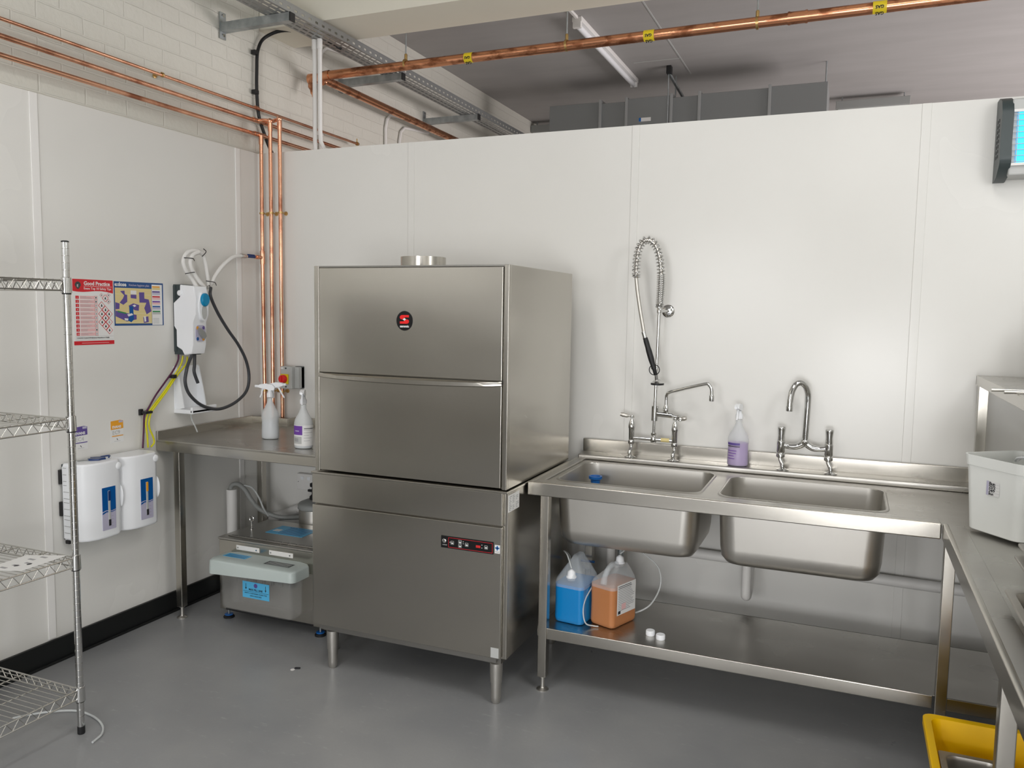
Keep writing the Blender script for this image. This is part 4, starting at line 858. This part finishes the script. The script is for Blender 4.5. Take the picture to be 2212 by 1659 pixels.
# ================================================================== bottles
def spray_bottle(loc, ang, kind, label, group='spray bottles'):
    x, y, z = loc; r = thing('spray_bottle', label, 'bottle', loc, group)
    g = G()
    def el(s, zz, q=.85):
        s = s * 1.14 if zz < .16 else s; zz = zz * .95 if zz < .20 else zz - .010; return [(x + s * math.cos(2 * math.pi * k / 24), y + s * q * math.sin(2 * math.pi * k / 24), z + zz) for k in range(24)]
    body = 'bottle' if kind == 'lavender' else 'bottlew'
    pr = [(.036, 0), (.040, .004), (.041, .012), (.0405, .05), (.039, .09), (.041, .115), (.041, .128), (.037, .148), (.028, .172), (.019, .192), (.0145, .205), (.0145, .222)]
    g.loft([el(a, b) for a, b in pr], body); b_ = g.build('bottle', r, ang=60)
    lv = {'clear': .105, 'label': .02, 'lavender': .112}[kind]; lm = {'clear': 'greyliq', 'label': 'greyliq', 'lavender': 'lavender'}[kind]
    g = G(); g.loft([el(a - .0012, b) for a, b in [(.036, .002), (.040, .005), (.041, .013), (.0405, min(.05, lv)), (.0395, lv)]], lm); g.build('liquid', b_)
    if kind != 'clear':
        g = G()
        def strip(a0, a1, z0, z1, m, e=.0012):
            n = 8; R0 = []; 
            ps = []
            for k in range(n + 1):
                a = math.radians(a0 + (a1 - a0) * k / n); ps.append((x + (.0471 + e) * math.cos(a), y + (.0471 + e) * .85 * math.sin(a)))
            g.loft([[(u, v, z + z0) for u, v in ps], [(u, v, z + z1) for u, v in ps]], m, False, False, False)
        A0 = ang - 75
        if kind == 'label':
            strip(A0, A0 + 150, .015, .115, 'paper'); strip(A0 + 2, A0 + 70, .068, .112, 'purple', .0016)
            for k in range(5): strip(A0 + 78, A0 + random.uniform(110, 145), .04 + k * .013, .0415 + k * .013, 'greyp', .0016)
            strip(A0 + 80, A0 + 145, .098, .101, 'ink', .0016); strip(A0 + 5, A0 + 65, .025, .06, 'lgrey', .0016); strip(A0 + 12, A0 + 45, .035, .052, 'greyp', .0019); strip(A0 + 20, A0 + 50, .085, .089, 'lilac', .0019)
        else:
            strip(A0 + 20, A0 + 95, .098, .108, 'violet'); strip(A0 + 20, A0 + 95, .090, .093, 'ink')
            for k in range(4): strip(A0 + 25, A0 + random.uniform(60, 90), .035 + k * .012, .0375 + k * .012, 'purple')
        g.build('label', b_, recalc=False)
    g = G(); g.lathe((x, y, z + .216), [(.0165, 0), (.0165, .018), (.012, .024), (.009, .038)], 'white', seg=18); ca = g.build('cap', r)
    c_, s_ = math.cos(math.radians(ang)), math.sin(math.radians(ang))
    def lp(u, v, h): return (x + c_ * u - s_ * v, y + s_ * u + c_ * v, z + h)
    g = G()
    def extr(poly, w1):
        g.loft([[lp(a, -w1, b) for a, b in poly], [lp(a, w1, b) for a, b in poly]], 'white')
    extr([(-.022, .252), (-.026, .266), (-.014, .280), (.020, .286), (.050, .282), (.060, .276), (.062, .268), (.040, .262), (.012, .256), (.006, .250)], .010)
    g.tube([lp(.060, 0, .272), lp(.076, 0, .272)], [.0075, .0065], 'white', 10)
    sp = g.build('spray_head', r)
    g = G(); g.tube([lp(.030, 0, .264), lp(.040, 0, .248), (lp(.042, 0, .232)), lp(.050, 0, .214)], [.006, .005, .0045, .004], 'white', 8, 3); g.build('trigger', sp)
    return r
b1 = spray_bottle((.478, -.50, .924), 205, 'clear', 'white spray bottle of clear liquid on the corner table under the pipes')
g = G()   # its second trigger head turned the other way
b1b = spray_bottle((.805, -.655, .924), -60, 'label', 'spray bottle with purple and white label beside the dishwasher')
b2 = spray_bottle((2.782, -.082, .914), -95, 'lavender', 'spray bottle of lavender liquid between the two taps')
g = G()
x, y, z = .478, -.50, .924
a = math.radians(15); c_, s_ = math.cos(a), math.sin(a)
def lp2(u, v, h): return (x + c_ * u - s_ * v, y + .02 + s_ * u + c_ * v, z + h)
P = [(-.022, .258), (-.024, .270), (-.012, .284), (.020, .292), (.050, .290), (.062, .284), (.062, .276), (.040, .268), (.012, .262)]
g.loft([[lp2(u, -.010, v) for u, v in P], [lp2(u, .010, v) for u, v in P]], 'white'); g.tube([lp2(.060, 0, .280), lp2(.074, 0, .281)], [.0075, .0065], 'white', 10)
g.tube([lp2(.030, 0, .270), lp2(.042, 0, .250), lp2(.050, 0, .235), lp2(.064, 0, .212)], [.006, .005, .0045, .004], 'white', 8, 3)
g.lathe((x, y + .02, z + .21), [(.010, 0), (.010, .05)], 'white', seg=12)
g.build('spray_head', b1)

# ================================================================== jerrycans under the sink
def jerry(cx, cy, rot_, liq, lvl, lab, hasl):
    r = thing('jerrycan', lab, 'container', (cx, cy, SH), 'plastic jerrycans on the lower shelf'); z = SH
    hx_, hy_ = (.068, .088) if not hasl else (.062, .092)
    ca, sa = math.cos(rot_), math.sin(rot_)
    def T_(p): return (cx + ca * p[0] - sa * p[1], cy + sa * p[0] + ca * p[1], z + p[2])
    def rg(h, s, rr=.022, off=0, sy=None): return [T_((u + 0, v + off, h)) for u, v in rrect(-hx_ * s, hx_ * s, -hy_ * (sy or s), hy_ * (sy or s), rr * s, 4)]
    if not hasl: top = [rg(.175, .99), rg(.192, .93), rg(.235, .56, off=.006, sy=.66), rg(.268, .26, off=.010, sy=.45), rg(.283, .16, off=.012, sy=.36)]; ny, nh = -.058, .186
    else: top = [rg(.180, .99), rg(.195, .93, off=.002), rg(.222, .60, off=.022, sy=.66), rg(.246, .34, off=.035, sy=.42), rg(.250, .26, off=.036, sy=.34)]; ny, nh = .040, .238
    g = G(); g.loft([rg(lvl - .012, 1), rg(lvl, 1)] + top, 'canwall', False, True); bd = g.build('bottle', r, ang=60)
    g = G(); rs = [rg(.0, .87), rg(.006, .96), rg(.02, 1), rg(.10, .985), rg(lvl - .01, .998), rg(lvl, .990)]
    g.loft(rs, liq); g.build('liquid', bd)
    g = G(); c0 = T_((0, ny, nh)); g.lathe(c0, [(.018, 0), (.018, .014)], 'canwall', seg=16); g.lathe((c0[0], c0[1], c0[2] + .010), [(.022, 0), (.022, .006), (.018, .009), (.016, .026), (.006, .034), (.004, .036)], 'white', seg=18); g.build('cap', r)
    if hasl:
        g = G(); g.tube([T_((0, .015, .246)), T_((0, -.015, .252)), T_((0, -.045, .240)), T_((0, -.068, .210)), T_((0, -.076, .182))], [.014, .013, .012, .012, .014], 'canwall', 12, 4); g.build('handle', r)
    if hasl:
        g = G(); sx = hx_ + .0008
        def lab_(y0, y1, z0, z1, m, e): g.loft([[T_((sx + e, y0, z0)), T_((sx + e, y1, z0)), T_((sx + e, y1, z1)), T_((sx + e, y0, z1))], [T_((sx + e + .0005, y0, z0)), T_((sx + e + .0005, y1, z0)), T_((sx + e + .0005, y1, z1)), T_((sx + e + .0005, y0, z1))]], m)
        lab_(-.062, .072, .055, .185, 'paper', 0)
        for k in range(15): lab_(-.055, random.uniform(.02, .065), .072 + k * .0074, .0745 + k * .0074, 'greyp' if k < 13 else 'ink', .0005)
        lab_(-.03, .0, .075, .10, 'pink', .001); lab_(-.055, -.038, .06, .072, 'ink', .001)
        g.build('label', bd)
    return r, c0
j1, n1 = jerry(2.188, -.585, -.12, 'bluel', .168, 'clear plastic jerrycan of bright blue liquid nearest the shelf post', False)
j2, n2 = jerry(2.345, -.555, -.35, 'orangel', .178, 'clear plastic jerrycan of amber liquid with white label', True)
g = G(); g.tube([(n1[0], n1[1], n1[2] + .05), (n1[0] - .03, n1[1] + .03, n1[2] + .095), (n1[0] - .07, n1[1] + .10, n1[2] + .09), (2.10, -.42, .49), (2.095, -.40, .42), (2.10, -.35, .33), (2.14, -.30, .285)], .003, 'tube', 8, 6); g.build('dosing_tube', label='clear thin tube coming out of the blue jerrycan cap', cat='tube')
g = G(); g.tube([(n2[0] + .0, n2[1], n2[2] + .05), (n2[0] + .05, n2[1] + .06, n2[2] + .09), (2.43, -.42, .555), (2.50, -.40, .49), (2.515, -.41, .41), (2.48, -.44, .33), (2.42, -.46, .292), (2.38, -.42, .282)], .0038, 'tube', 8, 6); g.build('dosing_tube', label='clear tube looping to the right of the amber jerrycan', cat='tube')
g = G(); g.tube([(2.262, -.60, .43), (2.248, -.655, .385), (2.246, -.67, .335), (2.262, -.68, .295), (2.29, -.66, .282), (2.31, -.655, .281)], .003, 'tube', 8, 6); g.build('dosing_tube', label='clear tube curled between the two jerrycans', cat='tube')
for x, y, lab in ((2.527, -.635, 'white screw cap on the lower shelf, left of two'), (2.575, -.660, 'white screw cap on the lower shelf, right of two')):
    g = G(); g.lathe((x, y, SH), [(.018, 0), (.019, .003), (.019, .017), (.017, .020), (0, .020)], 'white', seg=24); g.build('bottle_cap', label=lab, cat='cap', group='white screw caps')

# ================================================================== waste pipes under the sinks
g = G(); g.cyl((2.10, -.045, .475), (4.35, -.045, .445), .024, 'lgrey' if False else 'whitem', 18)
g.build('waste_pipe', label='horizontal white waste pipe along the back wall under the sinks', cat='pipe')
g = G(); g.tube([(2.855, -.20, .602), (2.855, -.20, .375), (2.855, -.185, .345), (2.855, -.15, .335), (2.855, -.115, .345), (2.855, -.10, .375), (2.855, -.10, .44), (2.86, -.08, .455)], .021, 'whitem', 16, 3)
g.lathe((2.855, -.20, .575), [(.028, 0), (.028, .03)], 'whitem', seg=18); g.build('trap_pipe', label='white U shaped trap pipe below the right bowl', cat='pipe')
g = G(); g.tube([(2.225, -.18, .602), (2.225, -.18, .40), (2.225, -.16, .37), (2.23, -.12, .37), (2.235, -.09, .40), (2.24, -.08, .455)], .021, 'whitem', 16, 3); g.cyl((2.265, -.15, .602), (2.265, -.15, .44), .015, 'galv', 12)
g.build('trap_pipe', label='white trap pipe behind the amber jerrycan under the left bowl', cat='pipe')
g = G(); g.cyl((2.105, -.16, .602), (2.105, -.16, .53), .012, 'whitem', 12); g.cyl((2.105, -.16, .53), (2.105, -.16, .36), .024, 'clear', 16); g.cyl((2.105, -.16, .36), (2.105, -.16, .275), .012, 'galv', 12); g.cyl((2.07, -.16, .395), (2.14, -.16, .395), .006, 'bluep', 10)
g.build('inline_filter', label='small clear filter housing behind the blue jerrycan', cat='filter')

# ================================================================== grease separator under the corner table
GT = thing('grease_separator', 'stainless steel grease separator box with clear collection bin under the corner table', 'grease trap', (.6, -.5, 0))
x0, x1, y0, y1 = .30, .93, -.69, -.31
g = G(); g.box(x0, x1, y0, y1, .052, .418, 'steel', .003); g.box(x0 + .04, x1 - .05, y0 - .001, y0 + .002, .052, .062, 'black'); g.build('body', GT)
g = G(); g.box(x0 - .004, x1 + .004, y0 - .004, y1 + .004, .418, .430, 'steel_top', .003); g.box(x0 + .03, x1 - .01, y0 + .03, y1 - .03, .430, .435, 'steel_top', .002)
for k in range(12): g.box(x0 + .05 + k * .046, x0 + .085 + k * .046, y0 + .037, y0 + .045, .435, .4362, 'steel_dark')
lid = g.build('lid', GT)
g = G(); g.box(.47, .70, -.54, -.40, .4352, .4362, 'sky'); g.box(.485, .525, -.50, -.465, .4362, .4368, 'paper')
for k in range(7): g.box(.54, .68, -.525 + k * .016, -.521 + k * .016, .4362, .4366, 'navy')
g.text('PLEASE READ', (.53, -.418, .4362), .016, 'navy', u=(1, 0, 0), v=(0, 1, 0)); g.build('instruction_label', lid, 'light blue instruction label')
g = G(); g.lathe((.365, -.52, .434), [(.010, 0), (.010, .004), (.004, .006), (.004, .045)], 'chrome', seg=12); g.tube([(.365 + .013 * math.cos(t / 14 * 6.283), -.52, .490 + .013 * math.sin(t / 14 * 6.283)) for t in range(15)], .003, 'chrome', 6, caps=False); g.build('lid_pin', lid)
for xx in (x0 + .03, x1 - .03):
    for yy_ in (y0 + .03, y1 - .03):
        g = G(); g.lathe((xx, yy_, 0), [(.028, 0), (.028, .006), (.018, .014), (.006, .016)], 'black'); g.cyl((xx, yy_, .014), (xx, yy_, .054), .005, 'galv', 8); g.lathe((xx, yy_, .014), [(.021, 0), (.021, .004), (.006, .005)], 'bluep'); g.build('foot', GT)
g = G()   # clear collection bin
bx0, bx1, by0, by1, bz0, bz1 = .395, .835, -.80, -.695, .105, .335
def rr_(i, z): return [(u, v, z) for u, v in rrect(bx0 + i, bx1 - i, by0 + i, by1 - min(i, .004), .022, 4)]
g.loft([rr_(.012, bz0), rr_(.007, bz0 + .005), rr_(.004, bz0 + .015), rr_(0, bz1)], 'clearg', True, False)
g.loft([rr_(.015, bz0 + .004), rr_(.008, bz0 + .02), rr_(.004, bz1)], 'clearg', True, False)
for k in range(6): g.box(.47 + k * .055, .474 + k * .055, by1 - .006, by1 - .003, .22, bz1, 'clear')
cb = g.build('collection_bin', GT, 'clear plastic collection bin', recalc=False)
g = G(); rings = []
def lidring(o, z, wav=0): 
    out = []
    for u, v in rrect(bx0 - o, bx1 + o, by0 - o, by1 + .004, .03, 5): out.append((u, v, z - wav * (.5 + .5 * math.sin((u - bx0) * 9 + 1.2))))
    return out
g.loft([lidring(.040, .312, .022), lidring(.038, .352), lidring(.030, .362), lidring(-.005, .366)], 'milky', False, True); bl = g.build('bin_lid', cb, 'milky green translucent lid', ang=50)
g = G(); g.box(.40, .54, -.775, -.725, .3662, .3668, 'sky')
for k in range(3): g.box(.41, .53, -.768 + k * .014, -.764 + k * .014, .3668, .3671, 'navy')
g.box(.665, .815, -.79, -.742, .3662, .3668, 'dgrey')
for k in range(3): g.box(.675, .805, -.783 + k * .013, -.779 + k * .013, .3668, .3671, 'lgrey')
g.build('lid_label', bl)
for a in (.415, .62):
    g = G(); g.box(a, a + .145, y0 - .005, y0 - .001, .378, .402, 'whitem', .002)
    for d_ in (.012, .128): g.lathe((a + d_, y0 - .005, .390), [(.004, 0), (.004, -.003)], 'chrome', axis='y', seg=8)
    g.build('hinge_bracket', GT)
g = G(); g.box(.545, .706, by0 - .0005, by0 + .001, .187, .268, 'sky'); yy_ = by0 - .0008
g.text('MAX FILL LINE', (.625, yy_, .226), .013, 'ink', align='CENTER', bold=.0003); g.box(.549, .702, yy_ - .0003, yy_, .2195, .221, 'ink')
g.text('EMPTY CONTAINER WHEN THIS', (.625, yy_, .208), .0092, 'ink', align='CENTER'); g.text('LINE IS REACHED', (.625, yy_, .196), .0092, 'ink', align='CENTER')
g.prism(ellipse(.625, .252, .011, .011, 18), yy_ - .0004, yy_, 'violet')
for xx in (.566, .685): g.box(xx - .0012, xx + .0012, yy_ - .0004, yy_, .236, .258, 'ink'); g.prism([(xx - .005, .238), (xx + .005, .238), (xx, .228)], yy_ - .0004, yy_, 'ink')
g.build('fill_line_label', cb, 'bright blue maximum fill line label')
# pipes behind it
g = G(); g.cyl((.078, -.345, .012), (.078, -.345, .585), .029, 'whitem', 20); g.build('standpipe', label='upright white standpipe left of the grease separator', cat='pipe')
g = G(); g.tube([(.075, -.345, .56), (.068, -.342, .592), (.085, -.338, .612), (.118, -.334, .614), (.158, -.33, .588), (.195, -.325, .535), (.23, -.30, .480), (.29, -.27, .445), (.36, -.24, .43), (.42, -.15, .42)], .0125, 'mgrey', 10, 6)
g.tube([(.12, -.33, .612), (.19, -.315, .60), (.235, -.31, .55), (.262, -.305, .49), (.28, -.285, .44)], .005, 'tube', 8, 5); g.build('drain_hose', label='grey corrugated drain hose bent over into the standpipe', cat='hose')
g = G(); g.cyl((.05, -.05, .335), (.50, -.05, .50), .027, 'whitem', 18); g.cyl((.26, -.05, .412), (.31, -.05, .430), .031, 'whitem', 18); g.build('waste_pipe', label='sloping white waste pipe on the back wall behind the grease separator', cat='pipe')
CN = thing('water_softener', 'steel water softener cylinder with grey lid and black valve', 'water softener', (.545, -.225, 0))
c = (.545, -.215, 0)
g = G(); g.lathe(c, [(.086, 0), (.088, .01), (.088, .50), (.086, .505)], 'steel_soft', seg=32); g.build('tank', CN)
g = G(); g.lathe((c[0], c[1], .50), [(.090, 0), (.094, .004), (.094, .022), (.085, .034), (.050, .048), (.02, .052)], 'mgrey', seg=32); g.build('lid', CN, 'grey plastic lid')
g = G(); g.lathe((c[0], c[1], .548), [(.030, 0), (.030, .018), (.018, .030), (.018, .07), (.028, .074), (.028, .09), (.012, .096)], 'black', seg=20); g.box(c[0] - .045, c[0] + .045, c[1] - .008, c[1] + .008, .588, .602, 'black', .003); g.build('valve', CN, 'black plastic valve')

# ================================================================== things on the right worktop
TB = thing('plastic_tub', 'square translucent white plastic tub with handwritten label on the right worktop', 'tub', (3.765, -.815, .901)); 
tc = (3.768, -.818, .902); ra = math.radians(-52)
def tr(h, half, rr=.035, n=5): return [(tc[0] + math.cos(ra) * u - math.sin(ra) * v, tc[1] + math.sin(ra) * u + math.cos(ra) * v, tc[2] + h) for u, v in rrect(-half, half, -half, half, rr, n)]
g = G(); g.loft([tr(0, .104), tr(.004, .108), tr(.215, .119), tr(.216, .1225), tr(.250, .125), tr(.250, .121), tr(.22, .117), tr(.01, .106)], 'tub', True, True, True); tb = g.build('body', TB, ang=50)
def tl(u, v, h): return (tc[0] + math.cos(ra) * u - math.sin(ra) * v, tc[1] + math.sin(ra) * u + math.cos(ra) * v, tc[2] + h)
g = G(); g.tube([tl(-.09, .10, .235), tl(-.07, .05, .225), tl(-.02, .0, .245), tl(.04, -.03, .258), tl(.08, -.02, .255), tl(.105, .02, .24)], .004, 'white', 8, 5); g.build('handle', TB)
g = G(); uu = V(tl(1, 0, 0)) - V(tl(0, 0, 0)); vv = V((0, 0, 1)); nnn = V(tl(0, -1, 0)) - V(tl(0, 0, 0))
p0 = V(tl(-.020, -.1175, .130)); 
def lq(a0, a1, b0, b1, m, e):
    g.face([p0 + nnn * e + uu * a + vv * b for a, b in ((a0, b0), (a1, b0), (a1, b1), (a0, b1))], m)
lq(0, .05, 0, .046, 'paper', .0005); lq(0, .009, 0, .046, 'lilac', .0008)
for k in range(1, 5): lq(0, .05, k * .0095, k * .0095 + .0005, 'greyp', .0008)
g.text('Bun', p0 + nnn * .001 + uu * .010 + vv * .034, .015, 'ink', uu, vv, bold=.0003); g.text('22/2', p0 + nnn * .001 + uu * .010 + vv * .023, .014, 'ink', uu, vv, bold=.0003); g.text('24/9', p0 + nnn * .001 + uu * .010 + vv * .012, .013, 'ink', uu, vv, bold=.0003); g.text('Bun', p0 + nnn * .001 + uu * .010 + vv * .002, .012, 'ink', uu, vv, bold=.0002)
g.build('label', tb, 'white label with black handwriting', recalc=False)
def gnpan(x0, x1, y0, y1, ztop, depth, label, group=None, rim=.018):
    r = thing('steel_pan', label, 'pan', ((x0 + x1) / 2, (y0 + y1) / 2, ztop - depth), group)
    def rn(i, z, rr=.03): return [(u, v, z) for u, v in rrect(x0 + i, x1 - i, y0 + i, y1 - i, rr, 4)]
    g = G(); g.loft([rn(rim, ztop - .001, .03), rn(rim + .004, ztop - .012), rn(rim + .012, ztop - depth + .012), rn(rim + .024, ztop - depth + .0015)], 'steel_soft', False, True)
    g.loft([rn(rim - .001, ztop - .003, .03), rn(rim + .003, ztop - .014), rn(rim + .011, ztop - depth + .010), rn(rim + .023, ztop - depth)], 'steel_soft', False, True); g.build('bowl', r, recalc=False, ang=50)
    g = G(); i = g.mi('steel_soft')
    g.loft([rn(rim, ztop - .001, .03), rn(rim - .002, ztop, .028), rn(.001, ztop, .008), rn(0, ztop - .002, .006), rn(0, ztop - .006, .006)], 'steel_soft', False, False); g.build('rim', r, recalc=False)
    return r
gnpan(3.615, 3.94, -1.93, -1.578, .934, .038, 'shallow rectangular steel pan at the bottom of the pan stack', 'steel pans on the right worktop')
gnpan(3.632, 3.925, -1.88, -1.570, 1.020, .115, 'deep rectangular steel pan in the middle of the stack', 'steel pans on the right worktop')
gnpan(3.640, 3.930, -1.87, -1.560, 1.048, .035, 'small shallow steel pan on top of the stack', 'steel pans on the right worktop')
g = G(); g.tube([(3.66, -.86, 1.372), (3.72, -.862, 1.373), (3.95, -.87, 1.374)], [.006, .005, .005], 'steel_soft', 8); g.tube([(3.685, -.93, 1.372), (3.74, -.925, 1.373), (3.95, -.88, 1.374)], [.006, .005, .005], 'steel_soft', 8); g.cyl((3.95, -.875, 1.368), (3.95, -.875, 1.380), .014, 'steel_soft', 12)
g.build('steel_tongs', label='steel tongs sticking out over the edge of the raised shelf', cat='tongs')
WC = thing('white_canister', 'white round canister with steel lid standing on the raised right shelf', 'container', (3.960, -.25, 1.367))
g = G(); g.lathe((3.960, -.25, 1.367), [(.078, 0), (.085, .008), (.088, .05), (.088, .22), (.082, .245), (.078, .25)], 'white', seg=36); g.build('body', WC)
g = G(); g.lathe((3.960, -.25, 1.615), [(.090, 0), (.095, .003), (.095, .010), (.080, .020), (.02, .028), (.02, .045), (0, .046)], 'steel_soft', seg=36); g.build('lid', WC)
# yellow bin on castors with a pan inside
YB_ = thing('yellow_bin', 'bright yellow plastic bin under the right worktop holding a steel pan', 'bin', (3.72, -1.3, 0))
def yr(i, z, j=0): return [(u, v, z) for u, v in rrect(3.500 + i, 3.93 - i, -1.60 + i, -1.07 - i, .03, 4)]
g = G(); g.loft([yr(.055, .075), yr(.05, .085), yr(.012, .325), yr(0, .33), yr(0, .352), yr(.006, .354), yr(.022, .350), yr(.026, .32), yr(.062, .088)], 'yellow', True, True); g.build('tub', YB_, ang=40)
for x in (3.60, 3.83):
    for y in (-1.50, -1.17):
        g = G(); g.lathe((x - .012, y, .025), [(.010, 0), (.025, .002), (.025, .022), (.010, .024)], 'black', axis='x', seg=18); g.box(x - .016, x + .016, y - .012, y + .012, .045, .078, 'galv', .002); g.box(x - .016, x - .013, y - .010, y + .010, .02, .05, 'galv'); g.build('castor', YB_)
gnpan(3.535, 3.71, -1.50, -1.205, .305, .21, 'rectangular steel pan inside the yellow bin')
# debris on the floor
g = G(); g.prism([(1.02, -1.02), (1.045, -1.01), (1.04, -1.0), (1.018, -1.008)], .0005, .004, 'ink', 'z'); g.build('debris_scrap', label='tiny dark scrap on the floor left of the dishwasher', cat='debris')
g = G(); g.lathe((1.02, -1.03, .0005), [(.009, 0), (.010, .002), (0, .003)], 'whitem', seg=12); g.build('debris_scrap', label='tiny white disc on the floor in front of the dishwasher', cat='debris')

for o in bpy.data.objects:
    if '_w' in o: del o['_w']
